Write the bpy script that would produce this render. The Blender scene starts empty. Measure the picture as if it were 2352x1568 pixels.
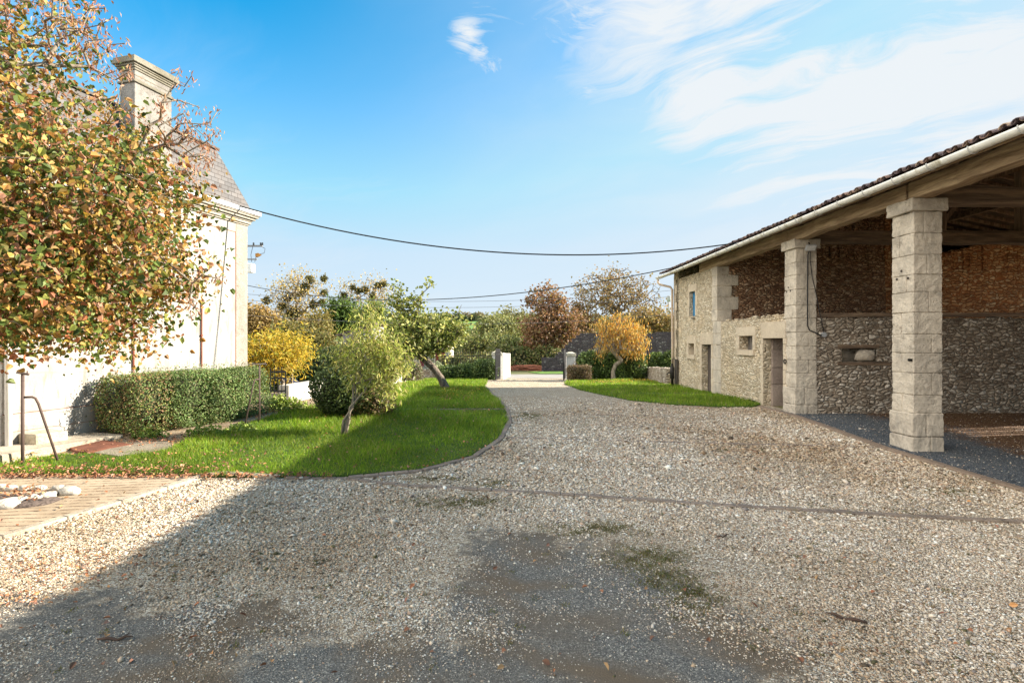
import bpy, bmesh, math, random
import numpy as np
from mathutils import Vector, Matrix, noise as mnoise
R = math.radians
random.seed(7)
rng = np.random.default_rng(7)
scene = bpy.context.scene
COL = scene.collection

# ------------------------------------------------------------------ camera
EYE = 1.755
cam = bpy.data.cameras.new('camera'); camo = bpy.data.objects.new('camera', cam); COL.objects.link(camo)
cam.lens = 18.72; cam.sensor_width = 36; cam.sensor_fit = 'HORIZONTAL'; cam.shift_y = 0.001
cam.clip_start = 0.1; cam.clip_end = 6000
camo.location = (0, 0, EYE); camo.rotation_euler = (R(90), 0, 0)
scene.camera = camo
# ------------------------------------------------------------------ light
SUN_EL, SUN_AZ = 25.5, 7.6          # azimuth from +X towards +Y
sl = bpy.data.lights.new('sun', 'SUN'); sl.energy = 5.0; sl.angle = R(0.55); sl.color = (1.0, 0.90, 0.76)
so = bpy.data.objects.new('sun', sl); COL.objects.link(so)
sv = Vector((math.cos(R(SUN_EL))*math.cos(R(SUN_AZ)), math.cos(R(SUN_EL))*math.sin(R(SUN_AZ)), math.sin(R(SUN_EL))))
so.rotation_euler = sv.to_track_quat('Z', 'Y').to_euler(); so.location = (30, 5, 20)
vs = scene.view_settings
vs.view_transform = 'Standard'; vs.look = 'None'; vs.exposure = 1.58; vs.gamma = 1.0; vs.use_curve_mapping = False
scene.cycles.max_bounces = 8; scene.cycles.diffuse_bounces = 5; scene.cycles.transparent_max_bounces = 8
scene.cycles.use_denoising = True
scene.cycles.sample_clamp_indirect = 6

# D: pixel of a 2352 x 1568 view of the photograph
FD, CX, CY = 1223.0, 1176.0, 786.4
_hy = [-60, 0, 4, 6.65, 8.4, 10, 11.7, 14, 20, 25, 30, 36, 42, 55, 80, 130, 200, 300, 420, 700, 1500, 4000]
_hh = [2.3, 2.0, 1.95, 1.85, 1.755, 1.67, 1.60, 1.575, 1.64, 1.82, 2.03, 2.16, 2.27, 2.9, 4.0, 3.5, -1, -8, -15.5, -24, -30, -30]
def G(y): return EYE - np.interp(y, _hy, _hh)
def at(x, y, Y): return Vector(((x-CX)/FD*Y, Y, EYE+(CY-y)/FD*Y))
def gp(x, y):
    m = (y-CY)/FD
    lo, hi = 0.5, 60.0
    f = lambda Y: m*Y-(EYE-float(G(Y)))
    prev = lo
    Y = lo
    while Y < hi:
        if f(Y) >= 0: break
        prev = Y; Y += 0.25
    a, b = prev, Y
    for _ in range(30):
        c = (a+b)/2
        if f(c) >= 0: b = c
        else: a = c
    return Vector(((x-CX)/FD*b, b, float(G(b))))
def gz(x, Y): return Vector((x, Y, float(G(Y))))

# ------------------------------------------------------------------ node helpers
class T:
    def __init__(s, tree):
        s.t = tree; s.n = tree.nodes; s.l = tree.links
    def node(s, typ, ins=None, **kw):
        n = s.n.new(typ)
        for k, v in kw.items(): setattr(n, k, v)
        if ins:
            for k, v in ins.items():
                sock = n.inputs[k]
                if isinstance(v, bpy.types.NodeSocket): s.l.new(v, sock)
                else: sock.default_value = v
        return n
    def obj(s): return s.node('ShaderNodeTexCoord').outputs['Object']
    def map(s, v, scale=(1,1,1), rot=(0,0,0), loc=(0,0,0)):
        return s.node('ShaderNodeMapping', {'Vector': v, 'Scale': scale, 'Rotation': rot, 'Location': loc}).outputs[0]
    def noise(s, v, scale, detail=3, rough=.55, dist=0, out='Fac'):
        return s.node('ShaderNodeTexNoise', {'Vector': v, 'Scale': scale, 'Detail': detail, 'Roughness': rough, 'Distortion': dist}).outputs[out]
    def vor(s, v, scale, feature='F1', rnd=1.0):
        return s.node('ShaderNodeTexVoronoi', {'Vector': v, 'Scale': scale, 'Randomness': rnd}, feature=feature)
    def ramp(s, f, stops, interp='LINEAR'):
        r = s.node('ShaderNodeValToRGB', {'Fac': f}); cr = r.color_ramp; cr.interpolation = interp
        while len(cr.elements) < len(stops): cr.elements.new(0.5)
        for e, (p, c) in zip(cr.elements, stops):
            e.position = p; e.color = (c[0], c[1], c[2], 1) if hasattr(c, '__len__') else (c, c, c, 1)
        return r.outputs[0]
    def mix(s, f, a, b, mode='MIX'):
        n = s.node('ShaderNodeMix', data_type='RGBA', blend_type=mode)
        for sock, v in ((n.inputs[0], f), (n.inputs[6], a), (n.inputs[7], b)):
            if isinstance(v, bpy.types.NodeSocket): s.l.new(v, sock)
            elif hasattr(v, '__len__'): sock.default_value = (v[0], v[1], v[2], 1)
            else: sock.default_value = v
        return n.outputs[2]
    def math(s, op, a, b=None, c=None, clamp=False):
        n = s.node('ShaderNodeMath', operation=op, use_clamp=clamp)
        for i, v in enumerate((a, b, c)):
            if v is None: continue
            if isinstance(v, bpy.types.NodeSocket): s.l.new(v, n.inputs[i])
            else: n.inputs[i].default_value = v
        return n.outputs[0]
    def vm(s, op, a, b=None, out=0):
        n = s.node('ShaderNodeVectorMath', operation=op)
        for i, v in enumerate((a, b)):
            if v is None: continue
            if isinstance(v, bpy.types.NodeSocket): s.l.new(v, n.inputs[i])
            else: n.inputs[i].default_value = v
        return n.outputs[out]
    def rng(s, v, a, b, c=0., d=1., smooth=True):
        return s.node('ShaderNodeMapRange', {'Value': v, 'From Min': a, 'From Max': b, 'To Min': c, 'To Max': d},
                      interpolation_type='SMOOTHSTEP' if smooth else 'LINEAR').outputs[0]
    def bump(s, h, strength=.5, dist=.02, normal=None):
        ins = {'Height': h, 'Strength': strength, 'Distance': dist}
        if normal is not None: ins['Normal'] = normal
        return s.node('ShaderNodeBump', ins).outputs[0]
    def blob(s, v, c, r, soft=.5):
        """1 inside an ellipse on the ground (c, radii), 0 outside"""
        d = s.vm('SUBTRACT', v, (c[0], c[1], 0)); d = s.vm('MULTIPLY', d, (1/r[0], 1/r[1], 0))
        L = s.vm('LENGTH', d, out=1)
        return s.rng(L, 1-soft, 1+soft, 1, 0)

def new_mat(name):
    m = bpy.data.materials.new(name); m.use_nodes = True
    t = T(m.node_tree)
    b = t.n['Principled BSDF']; b.inputs['Roughness'].default_value = .85
    b.inputs['Specular IOR Level'].default_value = .3
    return m, t, b
def simple(name, col, rough=.6, metal=0, var=.15, scale=8, bump=.1, spec=.3, stain=None):
    m, t, b = new_mat(name)
    o = t.obj(); nz = t.noise(o, scale, 4)
    c = t.mix(t.rng(nz, .3, .7), [x*(1-var) for x in col], [min(1, x*(1+var)) for x in col])
    if stain:
        n2 = t.noise(t.map(o, (3, 3, .8)), 1.6, 5, .65)
        c = t.mix(t.rng(n2, .5, .72), c, stain)
    t.l.new(c, b.inputs['Base Color'])
    b.inputs['Roughness'].default_value = rough; b.inputs['Metallic'].default_value = metal
    b.inputs['Specular IOR Level'].default_value = spec
    if bump: t.l.new(t.bump(t.noise(o, scale*4, 4), bump, .01), b.inputs['Normal'])
    return m
def leaf_mat(name, trans=.35, rough=.5):
    m, t, b = new_mat(name)
    a = t.node('ShaderNodeAttribute', attribute_name='col').outputs['Color']
    t.l.new(a, b.inputs['Base Color']); b.inputs['Roughness'].default_value = rough
    tr = t.node('ShaderNodeBsdfTranslucent', {'Color': t.mix(1, a, (1.0, .95, .6), 'MULTIPLY')})
    ms = t.node('ShaderNodeMixShader', {0: trans, 1: b.outputs[0], 2: tr.outputs[0]})
    t.l.new(ms.outputs[0], t.n['Material Output'].inputs[0])
    return m
def attr_mat(name, rough=.8):
    m, t, b = new_mat(name)
    a = t.node('ShaderNodeAttribute', attribute_name='col').outputs['Color']
    t.l.new(a, b.inputs['Base Color']); b.inputs['Roughness'].default_value = rough
    return m
def rubble(name, stones, mortar, scale=5, zs=1.9, mw=.10, bump=.6, big=None, bigf=(.45, .65), hue=.6, grime=.55):
    m, t, b = new_mat(name)
    o = t.obj()
    w = t.noise(o, 3.5, 3, .5, out='Color')
    w = t.vm('SCALE', t.vm('SUBTRACT', w, (.5, .5, .5)), None); w.node.inputs['Scale'].default_value = .16
    p = t.vm('ADD', o, w)
    p = t.map(p, (1, 1, zs))
    v1 = t.vor(p, scale); ve = t.vor(p, scale, 'DISTANCE_TO_EDGE')
    cellr = t.node('ShaderNodeSeparateColor', {0: v1.outputs['Color']}).outputs[0]
    fine = t.noise(o, 28, 5, .65)
    sc = t.ramp(cellr, stones)
    sc = t.mix(t.math('MULTIPLY', fine, grime), sc, [x*.45 for x in stones[0][1]])
    edge = t.rng(t.math('ADD', ve.outputs['Distance'], t.math('MULTIPLY', t.math('SUBTRACT', fine, .5), .12)), mw*.35, mw)
    mc = t.mix(t.rng(t.noise(o, 9, 4), .3, .7), mortar, [x*.7 for x in mortar])
    c = t.mix(edge, mc, sc)
    if big:
        c = t.mix(t.math('MULTIPLY', t.rng(t.noise(o, .7, 5, .6, 1.0), *bigf), hue), c, big)
    t.l.new(c, b.inputs['Base Color'])
    h = t.math('ADD', t.math('MULTIPLY', t.rng(ve.outputs['Distance'], 0, .28), 1.0), t.math('MULTIPLY', fine, .35))
    t.l.new(t.bump(h, bump, .05), b.inputs['Normal'])
    b.inputs['Roughness'].default_value = .95
    return m
def ashlar(name, col, dark, lichen=None):
    m, t, b = new_mat(name)
    o = t.obj()
    n1 = t.noise(o, 2.2, 5, .6, .5); n2 = t.noise(o, 22, 6, .7); n3 = t.noise(t.map(o, (1, 1, .35)), 5, 4, .6)
    # each block has its own tone
    isl = t.node('ShaderNodeNewGeometry').outputs['Random Per Island']
    c = t.mix(t.rng(n1, .35, .7), col, dark)
    c = t.mix(t.math('MULTIPLY', t.rng(n2, .45, .75), .5), c, [x*.5 for x in dark])
    c = t.mix(t.math('MULTIPLY', isl, .30), c, [x*.75 for x in col])
    pit = t.rng(t.noise(o, 12, 7, .75, 1.6), .50, .60); area = t.rng(t.noise(o, 1.7, 4, .6, .4), .42, .62)
    c = t.mix(t.math('MULTIPLY', t.math('MULTIPLY', pit, area), .62), c, [x*.42 for x in dark])
    if lichen: c = t.mix(t.math('MULTIPLY', t.rng(n3, .55, .75), .6), c, lichen)
    t.l.new(c, b.inputs['Base Color'])
    t.l.new(t.bump(t.math('ADD', n2, t.math('MULTIPLY', t.noise(o, 7, 4, .6, 1.5), .8)), .9, .022), b.inputs['Normal'])
    b.inputs['Roughness'].default_value = .93
    return m
def wood(name, a, b_, rough=.8, scale=2.0, axis='y'):
    m, t, b = new_mat(name)
    s = {'x': (.25, 3, 3), 'y': (3, .25, 3), 'z': (3, 3, .25)}[axis]
    o = t.map(t.obj(), s)
    n = t.noise(o, scale*1.6, 6, .65, .6); n2 = t.noise(o, scale*8, 4, .6)
    c = t.ramp(n, [(.30, [x*.5 for x in b_]), (.45, b_), (.62, a), (.8, [min(1, x*1.3) for x in a])])
    c = t.mix(t.math('MULTIPLY', t.rng(n2, .5, .7), .45), c, [x*.4 for x in b_])
    t.l.new(c, b.inputs['Base Color']); b.inputs['Roughness'].default_value = rough
    t.l.new(t.bump(t.math('ADD', n, n2), .6, .02), b.inputs['Normal'])
    return m

# ------------------------------------------------------------------ world
w = bpy.data.worlds.new('World'); scene.world = w; w.use_nodes = True
t = T(w.node_tree); bg = t.n['Background']
sky = t.node('ShaderNodeTexSky', sky_type='NISHITA', sun_disc=False, sun_elevation=R(SUN_EL), sun_rotation=R(90-SUN_AZ),
             altitude=50, air_density=1.0, dust_density=.6, ozone_density=1.2)
gen = t.node('ShaderNodeTexCoord').outputs['Generated']
d = t.vm('NORMALIZE', gen)
sx = t.node('ShaderNodeSeparateXYZ', {0: d}); dz = sx.outputs[2]
skyc = t.node('ShaderNodeHueSaturation', {'Hue': .478, 'Saturation': 1.62, 'Value': .92, 'Color': sky.outputs[0]}).outputs[0]
skyc = t.vm('MINIMUM', skyc, (1.15, 2.2, 3.0))
skyc = t.vm('MULTIPLY', skyc, (.82, .97, 1.06))
# cloud layer seen as a plane high above: long fibres plus small curls
den = t.math('ADD', t.math('MAXIMUM', dz, 0), .16)
p = t.vm('DIVIDE', d, t.node('ShaderNodeCombineXYZ', {0: den, 1: den, 2: 1.0}).outputs[0])
p = t.vm('MULTIPLY', p, (1, 1, 0))
wob = t.vm('SUBTRACT', t.noise(p, 1.1, 3, .55, out='Color'), (.5, .5, .5))
sc_ = t.vm('SCALE', wob); sc_.node.inputs['Scale'].default_value = .75
pw = t.vm('ADD', p, sc_)
streak = t.noise(t.map(t.map(pw, rot=(0, 0, R(42))), (.36, 1.9, 1)), 2.1, 12, .66, .3)
soft = t.noise(t.map(t.map(pw, rot=(0, 0, R(42))), (.5, 1.2, 1)), 1.5, 6, .55, .3)
wisp = t.noise(t.map(t.map(pw, rot=(0, 0, R(-25))), (.8, 1.7, 1)), 5.0, 12, .72, 1.2)
def px_dir(x, y): return Vector((x-CX, FD, CY-y)).normalized()
def cloud_blob(x, y, r, soft_=.6):
    c = px_dir(x, y)
    dist = t.vm('DISTANCE', d, tuple(c), out=1)
    return t.rng(dist, r*(1-soft_), r*(1+soft_), 1, 0)
masks = [cloud_blob(1800, 60, .20, .9), cloud_blob(1640, 190, .12, .9), cloud_blob(2150, 40, .34, .9), cloud_blob(1950, 130, .26, .9), cloud_blob(1480, 20, .14, .9)]
big = masks[0]
for mm in masks[1:]: big = t.math('MAXIMUM', big, mm)
wide = cloud_blob(2150, 150, .62, .7)
core = t.rng(t.math('ADD', t.math('ADD', t.math('MULTIPLY', streak, .75), t.math('MULTIPLY', soft, .25)), t.math('MULTIPLY', big, .16)), .42, .74)
cl = t.math('MULTIPLY', core, t.math('ADD', t.math('MULTIPLY', big, .80), t.math('MULTIPLY', wide, .45)))
cl = t.math('MAXIMUM', cl, t.math('MULTIPLY', t.math('ADD', soft, .15), t.math('MULTIPLY', wide, .80)))
small = t.math('MULTIPLY', cloud_blob(1075, 80, .028, .95), .95)
for x_, y_, r_, k_ in ((1100, 115, .020, .8), (1130, 145, .022, .7), (1355, 200, .026, .75), (1250, 165, .05, .45), (1120, 50, .05, .40), (1420, 130, .08, .5), (1290, 60, .12, .35), (1450, 30, .14, .8), (1330, 90, .12, .5)):
    small = t.math('MAXIMUM', small, t.math('MULTIPLY', cloud_blob(x_, y_, r_, .9), k_))
sm = t.math('MULTIPLY', t.rng(t.math('ADD', wisp, t.math('MULTIPLY', small, .16)), .43, .74), t.math('MULTIPLY', small, 1.1))
cl = t.math('MAXIMUM', cl, sm)
low = t.math('MULTIPLY', t.rng(t.noise(t.map(t.map(pw, rot=(0, 0, R(35))), (.35, 1.6, 1)), 1.2, 9, .6), .42, .75), .30)
cl = t.math('MAXIMUM', cl, t.math('MULTIPLY', low, t.rng(dz, .55, .30)))
hz = t.math('POWER', t.rng(dz, -.03, .52, 1, 0, False), 1.25)
cl = t.math('ADD', cl, t.math('MULTIPLY', t.math('SUBTRACT', 1.0, cl), t.math('MULTIPLY', hz, .92)))
front = t.vm('MULTIPLY', t.mix(t.math('MINIMUM', cl, 1.0), skyc, (2.60, 2.80, 2.95)), (.73, .72, .715))
# unseen bright warm veil added behind the camera's left shoulder as fill light
dv = t.vm('DOT_PRODUCT', d, (-.84, -.31, .45), out=1)
hsock = t.mix(t.rng(dv, .48, .76, 0, .95), front, (7.8, 7.35, 6.75))
t.l.new(hsock, bg.inputs[0]); bg.inputs[1].default_value = .15

# ------------------------------------------------------------------ object helpers
def tag(o, label=None, cat=None, group=None, kind=None):
    if label: o['label'] = label
    if cat: o['category'] = cat
    if group: o['group'] = group
    if kind: o['kind'] = kind
    return o
def thing(name, label, cat, loc=(0,0,0), rz=0, group=None):
    o = bpy.data.objects.new(name, None); COL.objects.link(o); o.location = loc; o.rotation_euler = (0, 0, rz)
    o.empty_display_size = .2
    return tag(o, label, cat, group)
def mesh_np(name, V, F, mat=None, parent=None, cols=None, smooth=False):
    """V (n,3); F (m,k) array, or list of arrays of different k"""
    Fs = F if isinstance(F, list) else [F]
    Fs = [np.asarray(f, dtype=np.int32) for f in Fs if len(f)]
    me = bpy.data.meshes.new(name)
    me.vertices.add(len(V)); me.vertices.foreach_set('co', np.asarray(V, dtype=np.float32).ravel())
    idx = np.concatenate([f.ravel() for f in Fs]); tot = np.concatenate([np.full(len(f), f.shape[1], dtype=np.int32) for f in Fs])
    me.loops.add(len(idx)); me.loops.foreach_set('vertex_index', idx)
    st = np.concatenate([[0], np.cumsum(tot)[:-1]]).astype(np.int32)
    me.polygons.add(len(tot)); me.polygons.foreach_set('loop_start', st)
    me.update(calc_edges=True); me.validate()
    me.polygons.foreach_set('use_smooth', np.full(len(me.polygons), smooth))
    if cols is not None:
        a = me.color_attributes.new('col', 'FLOAT_COLOR', 'POINT')
        c4 = np.ones((len(V), 4), dtype=np.float32); c4[:, :3] = cols; a.data.foreach_set('color', c4.ravel())
    o = bpy.data.objects.new(name, me); COL.objects.link(o)
    if mat: me.materials.append(mat)
    if parent: o.parent = parent
    return o
def roughen(o, amp=.010, size=.11, levels=3, bev=.012):
    for m_ in list(o.modifiers): o.modifiers.remove(m_)
    b_ = o.modifiers.new('bevel', 'BEVEL'); b_.width = bev; b_.segments = 2; b_.limit_method = 'ANGLE'
    s_ = o.modifiers.new('sub', 'SUBSURF'); s_.subdivision_type = 'SIMPLE'; s_.levels = levels; s_.render_levels = levels
    tx_ = bpy.data.textures.get('chip') or bpy.data.textures.new('chip', 'CLOUDS'); tx_.noise_scale = size; tx_.noise_depth = 4
    d_ = o.modifiers.new('chip', 'DISPLACE'); d_.texture = tx_; d_.strength = amp*2; d_.mid_level = .5; d_.texture_coords = 'LOCAL'
    return o
class MB:
    def __init__(s): s.v = []; s.f = []
    def add(s, V, F):
        o = len(s.v); s.v += [tuple(v) for v in V]; s.f += [tuple(i+o for i in f) for f in F]; return s
    def box(s, x0, x1, y0, y1, z0, z1, j=0.0, M=None):
        V = [Vector((x, y, z)) for x in (x0, x1) for y in (y0, y1) for z in (z0, z1)]
        if j: V = [v+Vector([random.uniform(-j, j) for _ in range(3)]) for v in V]
        if M: V = [M @ v for v in V]
        return s.add(V, [(0,1,3,2), (4,6,7,5), (0,4,5,1), (2,3,7,6), (0,2,6,4), (1,5,7,3)])
    def beam(s, a, b, w, h, up=(0,0,1)):
        a = Vector(a); b = Vector(b); d_ = (b-a).normalized(); u = Vector(up)
        if abs(d_.dot(u)) > .99: u = Vector((0, 1, 0))
        x = d_.cross(u).normalized(); z = x.cross(d_).normalized()
        V = [p_+x*sx_*w/2+z*sz*h/2 for p_ in (a, b) for sx_ in (-1, 1) for sz in (-1, 1)]
        return s.add(V, [(0,1,3,2), (4,6,7,5), (0,4,5,1), (2,3,7,6), (0,2,6,4), (1,5,7,3)])
    def tube(s, pts, r, k=8, caps=True):
        pts = [Vector(p_) for p_ in pts]; n = len(pts); rs = r if hasattr(r, '__len__') else [r]*n
        V = []; F = []; prev = None
        for i, p_ in enumerate(pts):
            d_ = (pts[min(i+1, n-1)]-pts[max(i-1, 0)]).normalized()
            if prev is None:
                u = Vector((0, 0, 1)) if abs(d_.z) < .9 else Vector((1, 0, 0)); x = d_.cross(u).normalized()
            else: x = (prev-d_*prev.dot(d_)).normalized()
            prev = x; y = d_.cross(x)
            for j in range(k):
                a = 2*math.pi*j/k; V.append(p_+(x*math.cos(a)+y*math.sin(a))*rs[i])
        for i in range(n-1):
            for j in range(k): F.append((i*k+j, i*k+(j+1) % k, (i+1)*k+(j+1) % k, (i+1)*k+j))
        if caps: F.append(tuple(range(k))[::-1]); F.append(tuple(range((n-1)*k, n*k)))
        return s.add(V, F)
    def lathe(s, c, prof, k=16):
        c = Vector(c); V = []; F = []
        for r, z in prof:
            for j in range(k):
                a = 2*math.pi*j/k; V.append(c+Vector((r*math.cos(a), r*math.sin(a), z)))
        for i in range(len(prof)-1):
            for j in range(k): F.append((i*k+j, i*k+(j+1) % k, (i+1)*k+(j+1) % k, (i+1)*k+j))
        F.append(tuple(range(k))[::-1]); F.append(tuple(range((len(prof)-1)*k, len(prof)*k)))
        return s.add(V, F)
    def rock(s, c, r, sq=(1,1,1), seed=0, sub=2, rough=.25):
        bm = bmesh.new(); bmesh.ops.create_icosphere(bm, subdivisions=sub, radius=1)
        V = []
        for v in bm.verts:
            q = 1+rough*mnoise.noise(v.co*1.3+Vector((seed*3.7, seed*1.3, 0)))*1.6
            co = v.co*q
            co = Vector([math.copysign(abs(x)**.8, x) for x in co])
            V.append(Vector(c)+Vector((co.x*r*sq[0], co.y*r*sq[1], co.z*r*sq[2])))
        F = [[v.index for v in f.verts] for f in bm.faces]; bm.free()
        return s.add(V, F)
    def build(s, name, mat, parent=None, smooth=False, bevel=0, seg=1):
        me = bpy.data.meshes.new(name); me.from_pydata([tuple(v) for v in s.v], [], s.f); me.update()
        bm = bmesh.new(); bm.from_mesh(me); bmesh.ops.recalc_face_normals(bm, faces=bm.faces); bm.to_mesh(me); bm.free()
        if smooth: me.polygons.foreach_set('use_smooth', [True]*len(me.polygons))
        o = bpy.data.objects.new(name, me); COL.objects.link(o); me.materials.append(mat)
        if parent: o.parent = parent
        if bevel:
            bv = o.modifiers.new('bevel', 'BEVEL'); bv.width = bevel; bv.segments = seg; bv.limit_method = 'ANGLE'
        return o

def frames(n, up=None, spread=1.0, rg=rng):
    """random orthonormal frames; normal (w) biased to up"""
    w_ = rg.normal(size=(n, 3))*spread
    if up is not None: w_ = w_+np.asarray(up)
    w_ /= np.linalg.norm(w_, axis=1, keepdims=True)+1e-9
    a = rg.normal(size=(n, 3)); u = a-(a*w_).sum(1, keepdims=True)*w_; u /= np.linalg.norm(u, axis=1, keepdims=True)+1e-9
    v = np.cross(w_, u)
    return u, v, w_
def scatter(name, tv, tf, C, fr, S, cols, mat, parent=None, smooth=False):
    """copies of a template merged in one mesh (leaves of a crown, pebbles of gravel)"""
    tv = np.asarray(tv, float); tf = np.asarray(tf); n = len(C); k = len(tv)
    u, v, w_ = fr; S = np.asarray(S)
    if S.ndim == 1: S = np.stack([S]*3, 1)
    V = (C[:, None, :] + tv[None, :, 0:1]*(u*S[:, 0:1])[:, None, :] + tv[None, :, 1:2]*(v*S[:, 1:2])[:, None, :]
         + tv[None, :, 2:3]*(w_*S[:, 2:3])[:, None, :]).reshape(-1, 3)
    F = (tf[None]+(np.arange(n)*k)[:, None, None]).reshape(-1, tf.shape[1])
    return mesh_np(name, V, F, mat, parent, np.repeat(cols, k, axis=0), smooth)
LEAF_V = [(0,0,0), (.5,-.34,.10), (1,0,-.05), (.5,.34,.10)]; LEAF_F = [(0,1,2), (0,2,3)]
LEAF6_V = [(0,0,0), (.16,-.40,.14), (.66,-.38,.20), (1.08,0,-.22), (.66,.38,.16), (.16,.40,.20)]
LEAF6_F = [(0,1,2), (0,2,3), (0,3,4), (0,4,5)]
def pick(cols, n, var=.2, rg=rng):
    cols = np.asarray(cols, float); c = cols[rg.integers(0, len(cols), n)]
    return np.clip(c*(1+rg.uniform(-var, var, (n, 1))), 0, 1)

M_leaf = leaf_mat('leaf'); M_leaf_thin = leaf_mat('leaf_thin', .45); M_grass = leaf_mat('grass_blade', .48, .5)
M_hedge = leaf_mat('hedge_leaf', .22)
def bark(name, a, b_):
    m, t, b = new_mat(name); o = t.map(t.obj(), (1, 1, .35)); n = t.noise(o, 14, 6, .7, .8)
    t.l.new(t.mix(t.rng(n, .35, .65), b_, a), b.inputs['Base Color']); t.l.new(t.bump(n, .8, .03), b.inputs['Normal'])
    return m
M_bark = bark('bark', (.20,.16,.12), (.07,.055,.045)); M_bark_pale = bark('bark_pale', (.36,.30,.22), (.15,.12,.09))
M_bark_red = bark('bark_twig', (.28,.16,.11), (.12,.08,.06))

def grow(trunk, targets, r0, seg=.35, jit=.12, rmin=.004, rexp=.5, bow=.1):
    P = [np.array(p_, float) for p_ in trunk]; par = [-1]+list(range(len(trunk)-1)); 
    first = max(1, int(len(trunk)*.45))
    top = P[-1]
    targets = np.asarray(targets, float)
    order = np.argsort(np.linalg.norm(targets-top, axis=1))
    ends = []
    arr = np.array(P); cap = 4096; buf = np.zeros((cap, 3)); buf[:len(P)] = arr; n = len(P)
    dtop = np.zeros(cap); 
    for i in range(n): dtop[i] = abs(n-1-i)*.0
    for ti in order:
        tg = targets[ti]
        dd = np.linalg.norm(buf[first:n]-tg, axis=1)
        # prefer nodes nearer the root than the target
        dr = np.linalg.norm(buf[first:n]-top, axis=1); dt = np.linalg.norm(tg-top)
        sc = dd+.9*np.maximum(0, dr-dt+.15)+.12*dr
        j = int(np.argmin(sc))+first
        a = buf[j]; L = np.linalg.norm(tg-a); m = max(1, int(L/seg)); prev = j
        off = rng.normal(size=3)*bow*L
        for q in range(1, m+1):
            f = q/m; pt = a+(tg-a)*f + off*math.sin(math.pi*f)*.6
            if q < m: pt = pt+rng.normal(size=3)*jit*min(seg, L/m)
            if n >= cap:
                buf = np.vstack([buf, np.zeros((cap, 3))]); cap *= 2
            buf[n] = pt; par.append(prev); prev = n; n += 1
        ends.append(prev)
    wgt = np.zeros(n); 
    for e in ends: wgt[e] += 1
    for i in range(n-1, 0, -1):
        if par[i] >= 0: wgt[par[i]] += wgt[i]
    # trunk accumulates: nodes below `first` get all
    W = max(wgt.max(), 1)
    rad = np.maximum(rmin, r0*(np.maximum(wgt, .5)/W)**rexp)
    for i in range(len(trunk)): rad[i] = max(rad[i], r0*(1-.35*i/max(1, len(trunk)-1)))
    rad[0] *= 1.25
    return buf[:n], np.array(par[:n]), rad, ends
def tubes(P, par, rad, k=5):
    idx = np.where(par >= 0)[0]; A = P[par[idx]]; B = P[idx]; ra = rad[par[idx]]; rb = rad[idx]
    ra = np.minimum(ra, rb*1.9)
    d_ = B-A; L = np.linalg.norm(d_, axis=1, keepdims=True)+1e-9; d_ = d_/L
    B = B+d_*rb[:, None]*.3
    ref = np.where(np.abs(d_[:, 2:3]) < .9, np.array([[0, 0, 1.]]), np.array([[1., 0, 0]]))
    x = np.cross(d_, ref); x /= np.linalg.norm(x, axis=1, keepdims=True); y = np.cross(d_, x)
    ang = 2*math.pi*np.arange(k)/k; cs = np.cos(ang)[None, :, None]; sn = np.sin(ang)[None, :, None]
    ring = x[:, None, :]*cs+y[:, None, :]*sn
    VA = A[:, None, :]+ring*ra[:, None, None]; VB = B[:, None, :]+ring*rb[:, None, None]
    V = np.concatenate([VA, VB], 1).reshape(-1, 3); m = len(idx)
    j = np.arange(k); f = np.stack([j, (j+1) % k, k+(j+1) % k, k+j], 1)
    F = (f[None]+(np.arange(m)*2*k)[:, None, None]).reshape(-1, 4)
    return V, F
def ell_targets(n, ells, rg=rng, shell=.0, zmin=None):
    """points inside a union of ellipsoids (centre, radii, weight)"""
    w_ = np.array([e[2] if len(e) > 2 else e[1][0]*e[1][1]*e[1][2] for e in ells], float); w_ /= w_.sum()
    out = []
    while len(out) < n:
        e = ells[rg.choice(len(ells), p=w_)]
        v = rg.normal(size=3); v /= np.linalg.norm(v); r = rg.uniform(shell, 1)**(1/2.4)
        p_ = np.array(e[0])+v*r*np.array(e[1])
        if zmin is not None and p_[2] < zmin+rg.uniform(0, .3): continue
        out.append(p_)
    return np.array(out)
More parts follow.
